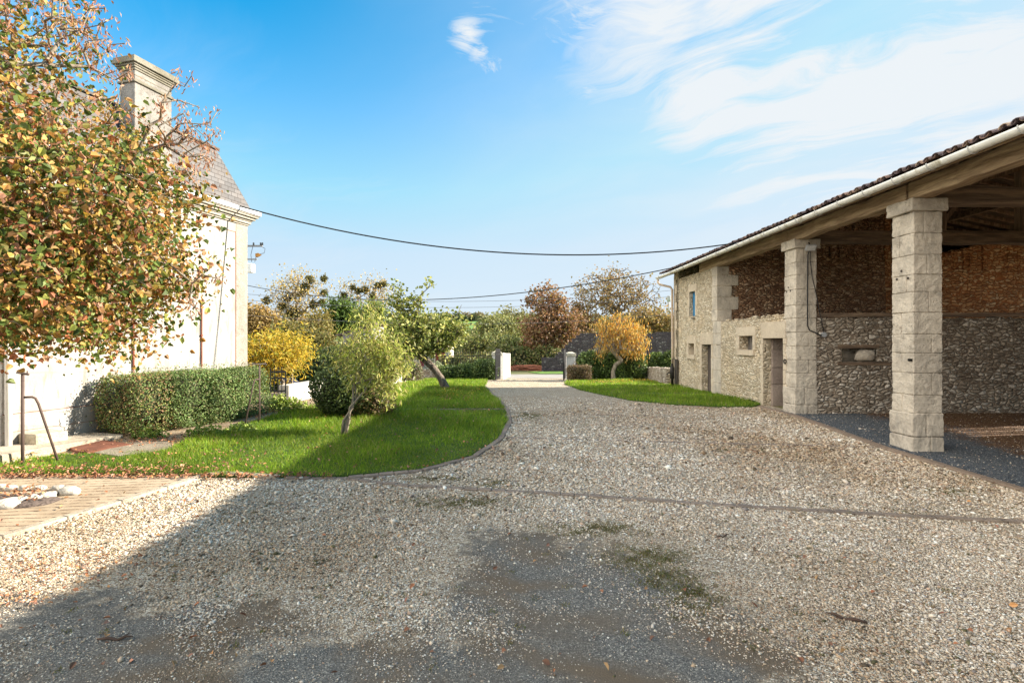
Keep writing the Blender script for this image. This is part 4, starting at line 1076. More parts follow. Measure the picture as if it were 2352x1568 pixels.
# cornice in stepped mouldings on the visible sides
mb = MB()
for (z0_, z1_, e) in ((4.66,4.70,.035), (4.70,4.76,.07), (4.76,4.80,.09), (4.80,4.86,.14), (4.86,4.90,.19), (4.90,4.93,.21)):
    mb.box(-12.2, e, -HL-e, e, z0_, z1_)
mb.build('cornice', ashlar('cornice_stone', (.44,.41,.35), (.33,.30,.245)), H, bevel=.008)
g_e = .23; mb = MB(); mb.box(-12.2, g_e, -HL-g_e, g_e, 4.93, 4.945); mb.box(g_e-.015, g_e+.005, -HL-g_e-.005, g_e+.005, 4.935, 5.03); mb.box(-12.2, g_e+.005, g_e-.015, g_e+.004, 4.935, 5.03); mb.box(-12.2, g_e+.005, -HL-g_e-.004, -HL-g_e+.015, 4.935, 5.03)
mb.build('gutter', simple('zinc', (.52,.54,.56), .4, .3), H)
M_slate, t, b = new_mat('slate'); o = t.obj()
sp = t.node('ShaderNodeSeparateXYZ', {0: o}).outputs
cv = t.node('ShaderNodeCombineXYZ', {0: t.math('ADD', sp[1], t.math('MULTIPLY', sp[0], 1.0)), 1: sp[2], 2: 0.0}).outputs[0]
br = t.node('ShaderNodeTexBrick', {'Vector': cv, 'Scale': 1.0, 'Mortar Size': .006, 'Brick Width': .20, 'Row Height': .115, 'Color1': (.10,.095,.093,1), 'Color2': (.155,.147,.142,1), 'Mortar': (.05,.04,.035,1)}, offset=.5)
c = t.mix(t.math('MULTIPLY', t.rng(t.noise(o, 3, 5, .6), .4, .7), .35), br.outputs[0], (.15,.12,.10))
t.l.new(c, b.inputs['Base Color']); t.l.new(t.bump(t.math('SUBTRACT', 1.0, br.outputs['Fac']), .8, .02), b.inputs['Normal']); b.inputs['Roughness'].default_value = .55
mb = MB(); ins = .48; zb_, zt_ = 4.99, 6.46; e = .10
A_ = [(-12,-HL-e,zb_), (e,-HL-e,zb_), (e,e,zb_), (-12,e,zb_)]; B_ = [(-12,-HL+ins,zt_), (-ins,-HL+ins,zt_), (-ins,-ins,zt_), (-12,-ins,zt_)]
mb.add(A_+B_, [(0,1,5,4), (1,2,6,5), (2,3,7,6), (3,0,4,7)])
rm = mb.build('roof', M_slate, H)
mb = MB(); cy = -HL/2; e = .06
C_ = [(-12,-HL+ins-e,zt_-.02), (-ins+e,-HL+ins-e,zt_-.02), (-ins+e,-ins+e,zt_-.02), (-12,-ins+e,zt_-.02), (-12,-HL+ins-e,zt_+.03), (-ins+e,-HL+ins-e,zt_+.03), (-ins+e,-ins+e,zt_+.03), (-12,-ins+e,zt_+.03), (-2.6,cy,7.25), (-12,cy,7.25)]
mb.add(C_, [(0,1,2,3), (0,1,5,4), (1,2,6,5), (2,3,7,6), (5,6,8), (4,5,8,9), (6,7,9,8)]); mb.build('roof_top', simple('dark_slate', (.09,.075,.065), .6, scale=20, bump=.6), rm)
# chimney
M_chim = ashlar('chimney_stone', (.33,.31,.28), (.19,.175,.155), (.12,.11,.095))
mb = MB(); a, b_ = -2.97, -2.15; x0, x1 = -.36, .02
mb.box(x0, x1, a, b_, 4.95, 7.1)
ch = mb.build('chimney', M_chim, rm, bevel=.008)
mb = MB()
for z0_, z1_, e in ((6.86,6.90,.035), (6.90,6.93,.015), (7.10,7.14,.02), (7.14,7.18,.04), (7.18,7.22,.06), (7.22,7.30,.10), (7.30,7.35,.08)):
    mb.box(x0-e, x1+e, a-e, b_+e, z0_, z1_)
mb.box(x0-.006, x1+.006, a-.006, b_+.006, 6.99, 7.01)
mb.build('chimney_cap', ashlar('cap_stone', (.27,.25,.20), (.17,.155,.11), (.10,.095,.045)), ch, bevel=.006)
mb = MB(); mb.add([(.03,a-.02,4.99), (.03,a-.10,4.99), (-.42,a-.08,6.45), (-.40,a,6.45)], [(0,1,2,3)]); mb.build('flashing', simple('lead', (.08,.085,.10), .5), rm)

# stone block, step, cover and slab by the wall
def hp(x, y, z=None):
    q = Matrix.Translation((HX, HY, 0)) @ Matrix.Rotation(R(-15.4), 4, 'Z') @ Vector((x, y, 0)); g_ = float(G(q.y)); return Vector((q.x, q.y, g_ if z is None else z))
M_old = ashlar('old_limestone', (.58,.51,.39), (.48,.40,.28), (.33,.24,.13))
ya_, _ = hy(60); yb_, _ = hy(176)
r0_ = hp(0, (ya_+yb_)/2)
bl = MB(); L = abs(yb_-ya_); bl.box(.03, .42, -L/2-.05, L/2-.15, -.05, .27, .02)
o_ = bl.build('stone_block', M_old, bevel=.03, seg=2); o_.location = r0_; o_.rotation_euler = (0, 0, R(-15.4)); tag(o_, 'rough pale stone block standing against the foot of the house wall', 'stone block')
st = MB(); st.box(0, .75, -2.6, .55, -.1, .10, .01); o_ = st.build('stone_step', m_conc, bevel=.012); o_.location = hp(.03, -4.35); o_.rotation_euler = (0, 0, R(-15.4)); tag(o_, 'low pale concrete step along the foot of the house wall', 'step')
def flat(name, pts, dz, mat, label, cat, th=.02):
    P = [gp(*p_) for p_ in pts]; mb = MB(); n = len(P); V = [p_+Vector((0,0,dz)) for p_ in P]+[p_+Vector((0,0,dz-th)) for p_ in P]
    mb.add(V, [tuple(range(n)), tuple(range(n, 2*n))]+[(i, (i+1) % n, n+(i+1) % n, n+i) for i in range(n)])
    return tag(mb.build(name, mat, bevel=.004), label, cat)
flat('cellar_cover', [(141,1021), (196,1010), (305,1027), (200,1046), (170,1042)], .055, simple('red_brown_panel', (.16,.06,.035), .8, var=.25, scale=5), 'flat red brown cover lying by the house wall below the hedge', 'cover', .05)
flat('stone_slab', [(215,1046), (305,1022), (385,1020), (400,1034), (330,1046), (270,1053)], .05, ashlar('weathered_slab', (.30,.26,.19), (.18,.14,.10)), 'weathered grey stone slab set in the lawn edge beside the red brown cover', 'slab', .05)

# flower bed ringed with whitewashed stones
M_wst = ashlar('white_stone', (.70,.66,.58), (.52,.46,.38))
bc = gp(20, 1158); 
mb = MB(); mb.rock(bc+Vector((-.35,0,.0)), 1, (.98,.24,.09), 2, 3, .1)
tag(mb.build('flower_bed', simple('bed_gravel', (.13,.10,.085), .95, var=.5, scale=40, bump=1.0), smooth=True), 'oval bed of dark gravel inside a ring of white stones', 'flower bed')
sts = [(160,1139,.10,1.2,'largest white stone, at the tip of the ring around the gravel bed'), (134,1131,.07,1,'small white stone behind the tip stone of the ring'), (118,1145,.06,1,'small leaf covered white stone in front of the ring tip'), (103,1150,.08,1.2,'long low white stone right of the middle on the near side of the ring'),
       (78,1155,.08,1,'white stone fourth from the tip on the near side of the ring'), (46,1161,.09,1,'white stone between the two long stones on the near side'), (13,1170,.11,1.1,'nearest large white stone at the frame edge of the ring'), (57,1131,.06,1.1,'low white stone on the far side of the ring'),
       (27,1131,.06,1,'flat white stone left along the far side of the ring'), (4,1127,.055,1,'leftmost far white stone of the ring'), (90,1131,.05,1.3,'thin white stone in the middle of the far side'), (-25,1176,.10,1,'white ring stone just outside the left edge')]
for i, (x, y, r_, l, lab) in enumerate(sts):
    if x < 0: continue
    mb = MB(); mb.rock(gp(x, y)+Vector((0,0,.055)), r_, (1.15*l,.8,.62), i+3, 2, .3); tag(mb.build('border_stone', M_wst, smooth=True), lab, 'stone', 'white stones around the gravel bed')

# clothes line posts
M_rust = simple('dark_rusted_steel', (.10,.07,.06), .7, .2)
A = gp(52, 1071); B = gp(596, 973); dl = (B-A).normalized(); dl.z = 0; pl_ = Vector((-dl.y, dl.x, 0))
def lpost(P, sgn, label, hgt, br_h, br_out, r_, foot):
    root = thing('clothesline_post', label, 'clothesline post', P, 0, 'steel clothesline posts')
    mb = MB(); mb.tube([(0,0,-.1), (0,0,hgt)], r_, 8); mb.build('pole', M_rust, root, True)
    mb = MB(); mb.tube([pl_*-.24+Vector((0,0,hgt)), pl_*.24+Vector((0,0,hgt+.01))], r_*.8, 8); mb.tube([pl_*-.2+Vector((0,0,hgt)), pl_*-.2+Vector((0,0,hgt+.05))], r_*.4, 5); mb.build('crossbar', M_rust, root, True)
    d_ = foot-P; d_.z = 0; L = d_.length; d_.normalize()
    mb = MB(); mb.tube([(0,0,br_h), d_*L*.25+Vector((0,0,br_h)), d_*L*.34+Vector((0,0,br_h-.02)), d_*L*.42+Vector((0,0,br_h-.1)), d_*L+Vector((0,0,foot.z-P.z-.05))], r_*.8, 8); mb.build('brace', M_rust, root, True)
lpost(A, 1, 'rusty steel T post with bent brace, nearer one, by the stone block', 1.34, 1.0, .5, .021, gp(137, 1062))
lpost(B, -1, 'slender dark T post with bent brace, farther one, before the hedge end', 1.20, .9, .4, .017, gp(561, 979))
ln = MB()
for s in (-.2, .2):
    p0 = A+pl_*s+Vector((0,0,1.36)); p1 = B+pl_*s+Vector((0,0,1.22)); ln.tube([p0.lerp(p1, q/10)-Vector((0,0,.05*math.sin(math.pi*q/10))) for q in range(11)], .0022, 4)
tag(ln.build('washing_line', simple('galvanised_wire', (.35,.33,.30), .5)), 'two thin wires strung between the T posts beside the hedge', 'washing line')

# ------------------------------------------------------------------ walls, gates, fences
M_white = simple('whitewash', (.56,.53,.47), .9, stain=(.50,.44,.35), scale=4, bump=.3); M_white2 = simple('gate_white', (.60,.59,.565), .85, var=.07, stain=(.42,.39,.33))
M_fence = simple('black_iron', (.02,.02,.022), .5)
def low_wall(name, pts, h, th, mat, label, cat='wall', capm=None, rough=0):
    mb = MB(); 
    for a, b_ in zip(pts[:-1], pts[1:]):
        d_ = Vector((b_[0]-a[0], b_[1]-a[1], 0)); L = d_.length; d_ /= L; nn = Vector((-d_.y, d_.x, 0)); n = max(1, int(L/.8))
        for i in range(n):
            V = []
            for q in (i/n, (i+1)/n):
                for s in (-1, 1):
                    x, y = a[0]+(b_[0]-a[0])*q+nn.x*s*th/2, a[1]+(b_[1]-a[1])*q+nn.y*s*th/2; g_ = float(G(y)); V += [(x, y, g_-.3), (x, y, g_+h)]
            mb.add(V, [(0,1,3,2), (4,6,7,5), (0,4,5,1), (2,3,7,6), (1,5,7,3), (0,2,6,4)])
        if rough:
            for i in range(int(L*5)):
                q = random.random(); y = a[1]+(b_[1]-a[1])*q; mb.rock((a[0]+(b_[0]-a[0])*q+random.uniform(-.1,.1), y, float(G(y))+h), random.uniform(.07,.14), (1.2,1.2,.6), i, 1)
    return tag(mb.build(name, mat), label, cat)
wl = [g2(652,928), g2(760,903), g2(897,881), g2(968,868)]
low_wall('garden_wall', wl, .48, .26, M_white, 'long low whitewashed garden wall running behind the round bush towards the planter', 'wall')
def fence(name, a, b_, z0, z1, label, sp=.12, spikes=.12, r_=.011, cat='fence', post=2.0, group=None):
    a = Vector((a[0], a[1], float(G(a[1])))); b_ = Vector((b_[0], b_[1], float(G(b_[1])))); root = thing(name, label, cat, a, 0, group); d_ = b_-a; L = d_.length
    for z in (z0+.08, z1-.15):
        mb = MB(); mb.beam(Vector((0,0,z)), d_+Vector((0,0,z)), .03, .035); mb.build('rail', M_fence, root)
    mb = MB(); n = int(L/sp)
    for i in range(n+1):
        q = d_*(i/n); mb.tube([q+Vector((0,0,z0)), q+Vector((0,0,z1)), q+Vector((0,0,z1+spikes*.3)), q+Vector((0,0,z1+spikes))], [r_, r_, r_*1.8, .001], 5)
    mb.build('grille', M_fence, root)
    return root
GY = 28.3
def gX(dx, Y=GY): return (dx-CX)/FD*Y
low_wall('boundary_wall', [(gX(955,28.6), 28.6), (gX(1131,28.6), 28.6)], .55, .3, M_rub_d, 'low rubble wall under the iron fence left of the gateway', 'wall')
fence('iron_fence', (gX(960,28.6), 28.6), (gX(1130,28.6), 28.6), .55, 1.40, 'black iron railing with spikes left of the gateway')
low_wall('boundary_wall', [(gX(1320,28.6), 28.6), (gX(1600,28.6), 28.6)], .55, .3, M_rub_d, 'low rubble wall under the iron fence behind the laurel hedges', 'wall')
fence('iron_fence', (gX(1320,28.6), 28.6), (gX(1600,28.6), 28.6), .55, 1.40, 'black iron railing seen above the laurels right of the gateway')
def pillar(dx, label, ztop, w_=.46):
    Y = GY; x = gX(dx); g_ = float(G(Y)); root = thing('gate_pillar', label, 'gate pillar', (x, Y, g_), 0, 'white gate pillars'); top = EYE+(CY-ztop)/FD*Y-g_
    mb = MB(); mb.box(-w_/2, w_/2, -w_/2, w_/2, -.3, top-.16); mb.build('shaft', M_white2, root, bevel=.01)
    mb = MB(); mb.box(-w_/2-.05, w_/2+.05, -w_/2-.05, w_/2+.05, top-.22, top-.14); mb.box(-w_/2-.02, w_/2+.02, -w_/2-.02, w_/2+.02, top-.14, top-.07)
    mb.add([(-w_/2-.02,-w_/2-.02,top-.07), (w_/2+.02,-w_/2-.02,top-.07), (w_/2+.02,w_/2+.02,top-.07), (-w_/2-.02,w_/2+.02,top-.07), (-.1,-.1,top), (.1,-.1,top), (.1,.1,top), (-.1,.1,top)], [(0,1,2,3), (4,5,6,7), (0,1,5,4), (1,2,6,5), (2,3,7,6), (3,0,4,7)])
    mb.build('pillar_cap', simple('cap_cream', (.50,.47,.38), .9, stain=(.35,.33,.22)), root, bevel=.006)
    return root, top
pillar(1141, 'white rendered square gate pillar on the left of the driveway', 806); pillar(1310, 'white rendered square gate pillar behind the clipped brown hedge', 808)
mb = MB(); a = (gX(1151), GY+.2); b_ = (gX(1168.5, 33), 33.0)
low_wall('wing_wall', [a, b_], 1.42, .2, M_white2, 'bright white splayed wall just outside the left gate pillar', 'wall')
def gate_leaf(hx, hy_, ang, L, h, label, name='gate', z0=.08):
    root = thing(name, label, 'gate', (hx, hy_, float(G(hy_))), ang, None)
    mb = MB()
    for x in (0, L): mb.beam((x,0,z0), (x,0,h+(.1 if x == 0 else 0)), .03, .03)
    for z in (z0+.06, h*.45, h-.15, h): mb.beam((0,0,z), (L,0,z), .035, .04)
    mb.build('gate_frame', M_fence, root)
    mb = MB(); n = max(4, int(L/.15))
    for i in range(1, n): mb.tube([(L*i/n,0,z0), (L*i/n,0,h+.08), (L*i/n,0,h+.14)], [.011,.011,.002], 5)
    mb.build('gate_infill', M_fence, root)
    return root
gate_leaf(gX(1150)-.02, GY-.25, math.atan2(-2.6,-.24), 2.0, 1.5, 'black iron driveway gate leaf swung open at the left pillar')
gate_leaf(gX(1299)-.02, GY-.25, math.atan2(-2.0, -.32), 2.0, 1.45, 'black iron driveway gate leaf seen edge on at the right pillar')
gg = gate_leaf(g2(617,936)[0], g2(617,936)[1]+.1, R(20), .34, .86, 'narrow black iron garden gate between the hedge and the low white wall', 'garden_gate')
# stone planter with a cactus
pl0 = gp(992, 868); root = thing('planter', 'pale stone trough planter at the end of the white garden wall', 'planter', pl0)
mb = MB(); mb.add([(-.50,-.25,0), (.50,-.25,0), (.50,.25,0), (-.50,.25,0), (-.58,-.30,.42), (.58,-.30,.42), (.58,.30,.42), (-.58,.30,.42), (-.50,-.24,.42), (.50,-.24,.42), (.50,.24,.42), (-.50,.24,.42), (-.50,-.24,.34), (.50,-.24,.34), (.50,.24,.34), (-.50,.24,.34)],
       [(0,1,2,3), (0,1,5,4), (1,2,6,5), (2,3,7,6), (3,0,4,7), (4,5,9,8), (5,6,10,9), (6,7,11,10), (7,4,8,11), (8,9,13,12), (9,10,14,13), (10,11,15,14), (11,8,12,15), (12,13,14,15)]); mb.build('trough', M_old, root)
M_cac = simple('cactus_green', (.30,.33,.16), .6); M_cac2 = simple('agave_grey', (.22,.27,.22), .6)
root = thing('prickly_pear', 'pale prickly pear cactus with flat round pads growing in the stone planter', 'cactus', pl0+Vector((.25,0,.34)))
mb = MB()
for i, (x, z, r_, a) in enumerate(((0,.22,.17,.2), (-.16,.38,.13,-.5), (.18,.42,.14,.5), (.05,.52,.12,0), (.32,.30,.12,.9))):
    mb.rock((x, i*.03-.06, z), r_, (.85,.22,1.2), i, 2, .06)
mb.build('pads', M_cac, root, True)
root = thing('agave', 'spiky grey green agave at the left end of the stone planter', 'agave', pl0+Vector((-.35,0,.34)))
mb = MB()
for i in range(26):
    a = i*2.4; el = random.uniform(.25, 1.2); L = random.uniform(.3,.42); dv = Vector((math.cos(a)*math.cos(el), math.sin(a)*math.cos(el), math.sin(el))); mb.tube([(0,0,0), dv*L*.5+Vector((0,0,.02)), dv*L], [.03,.022,.002], 5)
mb.build('leaves', M_cac2, root)
# rubble wall by the barn corner
low_wall('rubble_wall', [g2(1474,868), facade(12.0,.05)], .62, .4, M_rub_d, 'low mossy rubble wall joining the far corner of the barn', 'wall', rough=1)
# stepped wall beyond the road
root = thing('stepped_wall', 'high dark grey stone wall with stepped end across the road', 'wall', (0, 41, float(G(41))))
mb = MB(); g_ = float(G(41)); base_y = 0
stp = [(1244.6,821), (1276,815), (1283,808), (1291,800), (1299,792), (1307,785), (1315,777), (1324,770), (1333,765), (1510,762)]
X = [at(x, y, 41) for x, y in stp]+[Vector((24, 41, at(0,760,41).z))]
for p0, p1 in zip(X[:-1], X[1:]):
    mb.box(p0.x, p1.x, 0, .5, -.5, p0.z-g_)
mb.build('masonry', rubble('purple_rubble', [(0,(.07,.055,.06)), (.5,(.10,.08,.085)), (.85,(.15,.12,.12)), (1,(.42,.38,.36))], (.075,.06,.062), 5, 1.7, .10, .8), root)
# logs and leaves behind the road
root = thing('brushwood_pile', 'long low heap of red brown brushwood beyond the road opposite the gateway', 'brushwood', (gX(1208,44), 44, float(G(44)))) 
mb = MB()
for i in range(170):
    x = random.uniform(-1.6,1.6); y = random.uniform(-.8,.8); z = random.uniform(0,.55)*(1-abs(x)/2.2); a = random.uniform(-.5,.5); L = random.uniform(.3,.8)
    mb.tube([(x-L*math.cos(a), y, z), (x+L*math.cos(a), y+random.uniform(-.2,.2), z+random.uniform(-.08,.12))], random.uniform(.02,.05), 5)
mb.build('branches', simple('red_brush', (.22,.085,.05), .9, var=.4), root)
# small things in the left garden
p_ = gp(665, 897); q = Vector(((665-CX)/FD*15.6, 15.6, float(G(15.6))+.42))
mb = MB(); mb.lathe(q, [(.26,-.42), (.27,-.02), (.26,.02), (.20,.09), (.10,.13), (.02,.14)], 20)
tag(mb.build('tub_lid', simple('dark_blue_gloss', (.02,.025,.05), .15, bump=0), smooth=True), 'glossy dark blue domed tub behind the low white garden wall', 'tub')
mb = MB(); x = (670.5-CX)/FD*14.9; g_ = float(G(14.9)); mb.beam((x,14.9,g_-.1), (x,14.9,at(0,838,14.9).z), .05, .05)
tag(mb.build('wooden_stake', M_bark_pale, bevel=.006), 'slender wooden stake standing behind the low white garden wall', 'stake')
# hand pump
P = Mb @ Vector((-.22, YE-.45, 0)); P.z = float(G(P.y)); root = thing('hand_pump', 'black cast iron hand pump by the barn downpipe', 'pump', P, R(1.5))
mb = MB(); mb.tube([(0,0,0), (0,0,.30), (0,0,.32), (0,0,.72), (0,0,.74), (0,0,.86)], [.045,.045,.075,.075,.05,.03], 10); mb.build('barrel', M_iron, root, True)
mb = MB(); mb.tube([(0,0,.5), (-.14,0,.52), (-.2,0,.46)], .025, 8); mb.build('spout', M_iron, root, True)
mb = MB(); mb.tube([(0,0,.86), (.0,0,1.02), (.05,0,1.05), (.2,-.05,.98), (.3,-.1,.55)], .014, 6); mb.build('handle', M_iron, root, True)
mb = MB(); mb.box(.12, .17, -.10, .08, -.05, 1.02); mb.build('back_board', wood('pump_board', (.10,.085,.07), (.05,.04,.035), axis='z'), root)

# ------------------------------------------------------------------ cables and poles
def cable(name, a, b_, sag, r_, label, mat=None, n=30):
    mb = MB(); mb.tube([a.lerp(b_, q/n)-Vector((0,0,sag*4*(q/n)*(1-q/n))) for q in range(n+1)], r_, 6)
    return tag(mb.build(name, mat or M_black, smooth=True), label, 'cable')
hk = Vector((HX, HY, 0)); ca = at(525, 466, 12.75); cb_ = at(1712, 555, 13.5)
cable('overhead_cable', ca, cb_, .72, .017, 'thick black cable hanging from the house roof to the barn eave')
cable('overhead_cable', at(560, 654, 25), at(1604, 602, 17.2), .95, .017, 'lower black cable sagging from behind the house to the barn roof')
mb = MB(); mb.tube([ca, ca-Vector((0,0,.35))], .012, 6); tag(mb.build('cable_bracket', M_iron), 'short iron bracket carrying the cable on the slate roof edge', 'bracket')
# power pole with transformer
PY = 30.0; px = (560-CX)/FD*PY; g_ = float(G(PY))
pole = thing('power_pole', 'concrete power pole with crossarm and transformer beside the house corner', 'power pole', (px, PY, g_))
mb = MB(); top = at(0,552,PY).z-g_; mb.tube([(0,0,-.2), (0,0,top)], [.17,.11], 10); mb.build('pole', simple('pole_concrete', (.40,.38,.35), .9), pole, True)
mb = MB(); z = at(0,565,PY).z-g_; mb.beam((-.9,0,z), (1.05,0,z), .09, .09); mb.beam((-.7,0,z-.75), (.75,0,z-.75), .07, .07); mb.build('crossarm', simple('galv', (.22,.22,.22), .6), pole)
mb = MB()
for x in (.55, .95, 1.05): mb.lathe((x, 0, z+.04), [(.03,0), (.06,.04), (.03,.07), (.06,.11), (.02,.16)], 8)
mb.tube([(.95,0,z), (1.2,0,z-.15), (1.15,0,z-.4), (.7,0,z-.5), (.62,0,z-.9)], .015, 5); mb.tube([(.5,0,z-.05), (.4,0,z-.5), (.45,0,z-.9)], .015, 5)
mb.build('insulator', simple('dark_glass', (.04,.045,.05), .3), pole)
mb = MB(); zt2 = at(0,606,PY).z-g_; mb.box(.22, .55, -.22, .22, zt2-.5, zt2); mb.build('transformer', simple('white_tank', (.75,.75,.73), .5), pole, bevel=.03)
for k, (ya2, yb2, lab) in enumerate(((683,668,'upper thin power line crossing behind the trees'), (697,682,'lower thin power line crossing behind the trees'), (731,724,'thin pale line passing low across the far field'))):
    Y = 34
    a = at(560, ya2-8, Y); b_ = at(1700, yb2-20, Y+6)
    cable('power_line', a, b_, .9, .013, lab, simple('line_wire', (.12,.12,.13), .6) if k == 0 else bpy.data.materials['line_wire'], 36)
# far buildings
root = thing('cottage', 'cream cottage with red shutters glimpsed behind the leaning tree', 'house', (gX(985,46), 46, float(G(46)))); 
h = at(0,792,46).z-float(G(46))+.0
mb = MB(); mb.box(-2.4, 1.6, 0, 5, -.5, h); mb.build('wall', simple('cottage_cream', (.62,.55,.42), .9), root)
mb = MB(); mb.add([(-2.6,-.3,h), (1.8,-.3,h), (1.8,2.5,h+1.0), (-2.6,2.5,h+1.0), (1.8,5.3,h), (-2.6,5.3,h)], [(0,1,2,3), (3,2,4,5), (0,3,5), (1,4,2)]); mb.build('roof', simple('old_pantile', (.30,.15,.10), .9, var=.3, scale=12), root)
for x in (.75, 1.2, -.6): mb = MB(); mb.box(x-.17, x+.17, -.05, 0, .3, h-.35); mb.build('shutter', simple('shutter_red', (.30,.02,.04), .5), root)
root = thing('shed', 'small grey gabled shed among the garden trees', 'shed', (gX(815,37), 37, float(G(37))))
z1 = at(0,768,37).z-float(G(37)); z2 = at(0,752,37).z-float(G(37))
mb = MB(); V = [(-.85,0,-.3), (1.3,0,-.3), (1.3,0,z2+.1), (-.85,0,z1), (-.85,3,-.3), (1.3,3,-.3), (1.3,3,z2+.1), (-.85,3,z1)]; mb.add(V, [(0,1,2,3), (4,5,6,7), (0,3,7,4), (1,2,6,5), (2,3,7,6)]); mb.build('wall', simple('cement_grey', (.30,.28,.27), .95, stain=(.18,.16,.15)), root)
mb = MB(); mb.add([(-1.3,-.3,z1-.12), (1.5,-.3,z2+.22), (1.5,3.3,z2+.22), (-1.3,3.3,z1-.12), (-1.3,-.3,z1-.04), (1.5,-.3,z2+.30), (1.5,3.3,z2+.30), (-1.3,3.3,z1-.04)], [(0,1,2,3), (4,5,6,7), (0,1,5,4), (1,2,6,5), (2,3,7,6), (3,0,4,7)]); mb.build('roof', simple('shed_roof', (.12,.09,.08), .9), root)
root = thing('water_tower', 'distant pale concrete water tower beside the barn corner', 'water tower', ((1536-CX)/FD*420, 420, float(G(420))))
zt3 = at(0,680,420).z-float(G(420)); mb = MB(); mb.lathe((0,0,-2), [(1.3,0), (1.1,zt3-2)], 16); mb.build('shaft', simple('tower_concrete', (.34,.34,.34), .9), root, True)
mb = MB(); mb.lathe((0,0,zt3-4.5), [(1.1,0), (1.7,1.2), (1.7,4.2), (1.2,4.8)], 16); mb.build('tank', bpy.data.materials['tower_concrete'], root, True)

# ------------------------------------------------------------------ plants near
# big lime tree at the left edge
tr_ = [(-6.9,4.9,float(G(4.9))), (-6.85,4.9,.9), (-6.7,4.95,1.8), (-6.6,5.0,2.6), (-6.45,5.0,3.3)]
ells = [((-6.3,5.2,2.95), (2.9,2.0,2.6)), ((-4.35,5.1,2.75), (1.38,1.3,1.2)), ((-4.7,5.0,2.15), (1.1,1.1,.8)), ((-5.7,5.0,4.9), (1.4,1.4,1.6))]
tg = ell_targets(1500, ells, zmin=1.62)
hi = (tg[:, 2] > 3.7) & (rng.uniform(size=len(tg)) < np.clip((tg[:, 2]-3.4)*.6, 0, .62)); tg_bare = tg[hi]; tg = tg[~hi]
bare = []
bare += list(tg_bare)
for (x, y, Y) in ((500,255,5.2), (440,175,5.2), (495,305,5.4), (430,240,5.0), (285,100,5.4), (260,40,5.1), (470,330,5.2), (250,90,4.9), (205,20,5), (410,290,5.2), (300,160,5.1), (480,360,5.3), (500,640,5.0), (445,310,5.5), (240,20,5.3), (150,-20,5.0), (60,0,4.8), (120,40,5.2)):
    for k in range(7): bare.append(np.array(at(x-random.uniform(0,75)*(k > 0), y+random.uniform(-15,70)*(k > 0), Y+random.uniform(-.2,.2))))
LC = [(.10,.145,.03), (.15,.20,.04), (.065,.10,.025), (.42,.28,.06), (.50,.26,.08), (.40,.15,.07), (.24,.21,.06), (.52,.33,.13), (.09,.14,.03), (.46,.24,.15), (.20,.23,.05), (.54,.36,.10), (.28,.30,.07), (.36,.20,.09), (.12,.17,.04)]
lime = tree('lime_tree', 'large lime tree with green and rust coloured leaves spreading in front of the house', 'tree', tr_, .19, tg, LC, 60, .15, .046, tmpl='6', barkm=M_bark_pale, bare=bare, seg=.3, droop=.35, sizevar=.5, rmin=.004, rexp=.56)
# dry seed bracts hanging on the twigs
q0 = np.vstack([tg, np.array(bare)])-np.array(lime.location); m = len(q0)*11
cc = np.repeat(q0, 11, 0)+rng.normal(size=(m, 3))*np.repeat(np.where(np.arange(len(q0)) < len(tg), .15, .035), 11)[:, None]; u, v, w_ = frames(m); u = u*.5+np.array([0, 0, -.6]); u /= np.linalg.norm(u, axis=1, keepdims=True); v = np.cross(w_, u); v /= np.linalg.norm(v, axis=1, keepdims=True)
s1 = .052*rng.uniform(.5, 1.3, m); scatter('seed_bracts', LEAF_V, LEAF_F, cc, (u, v, w_), np.stack([s1, s1*.45, s1], 1), pick([(.50,.27,.17), (.38,.18,.12), (.60,.38,.22), (.30,.15,.09)], m, .3), M_leaf, lime)
# hedges by the house
HC = [(.13,.21,.06), (.17,.25,.08), (.10,.165,.05), (.21,.28,.09), (.23,.22,.10)]; HB = HC+[(.30,.17,.09), (.26,.28,.07), (.28,.20,.10)]
hg = thing_base = None
def house_hedge(name, label, x0, x1, y0_, y1_, h, cols, n):
    c_ = hp((x0+x1)/2, (y0_+y1_)/2); g_ = c_.z
    return bush(name, label, 'hedge', c_, [((0,0,h/2), ((x1-x0)/2, (y1_-y0_)/2, h/2+.02), cols)], cols, n, .042, R(-15.4), None, 4.2, inner=.80, bumps=.085, stray=.10)
hc = hp(0, 0, 0)
def hrel(x, y, z): 
    return (x, y, z)
h0 = hp(.6, -2.6); shp = []
for (x0, x1, ya3, yb3, h, cols) in ((.08, 1.15, -3.85, -2.9, 1.08, HB), (.10, 1.35, -3.2, -2.1, 1.10, HC), (.2, 1.5, -2.5, -1.5, 1.04, HC), (.25, 1.55, -1.9, -.85, 1.10, HC)):
    shp.append((((x0+x1)/2-.6, (ya3+yb3)/2+2.6, h/2), ((x1-x0)/2, (yb3-ya3)/2, h/2+.02), cols))
bush('clipped_hedge', 'long clipped green hedge running along the house wall, reddish at its near end', 'hedge', h0, shp, HC, 62000, .036, R(-15.4), None, 5, inner=.80, bumps=.06, stray=.10)
bush('fern_clump', 'small bright green ferny plants at the foot of the hedges', 'plant', gp(470,1003), [((0,0,.06),(.35,.2,.16)), ((-.9,-.15,.05),(.3,.15,.12)), ((.5,.3,.06),(.25,.2,.15))], [(.16,.24,.04), (.22,.28,.05)], 1400, .06, core=None, inner=.3)
bush('fern_clump', 'bright yellow green ferny plants by the garden gate', 'plant', gp(640,945), [((0,0,.12),(.25,.2,.28)), ((.3,.1,.1),(.3,.2,.2))], [(.24,.32,.05), (.30,.34,.08)], 1400, .07, core=None, inner=.3)
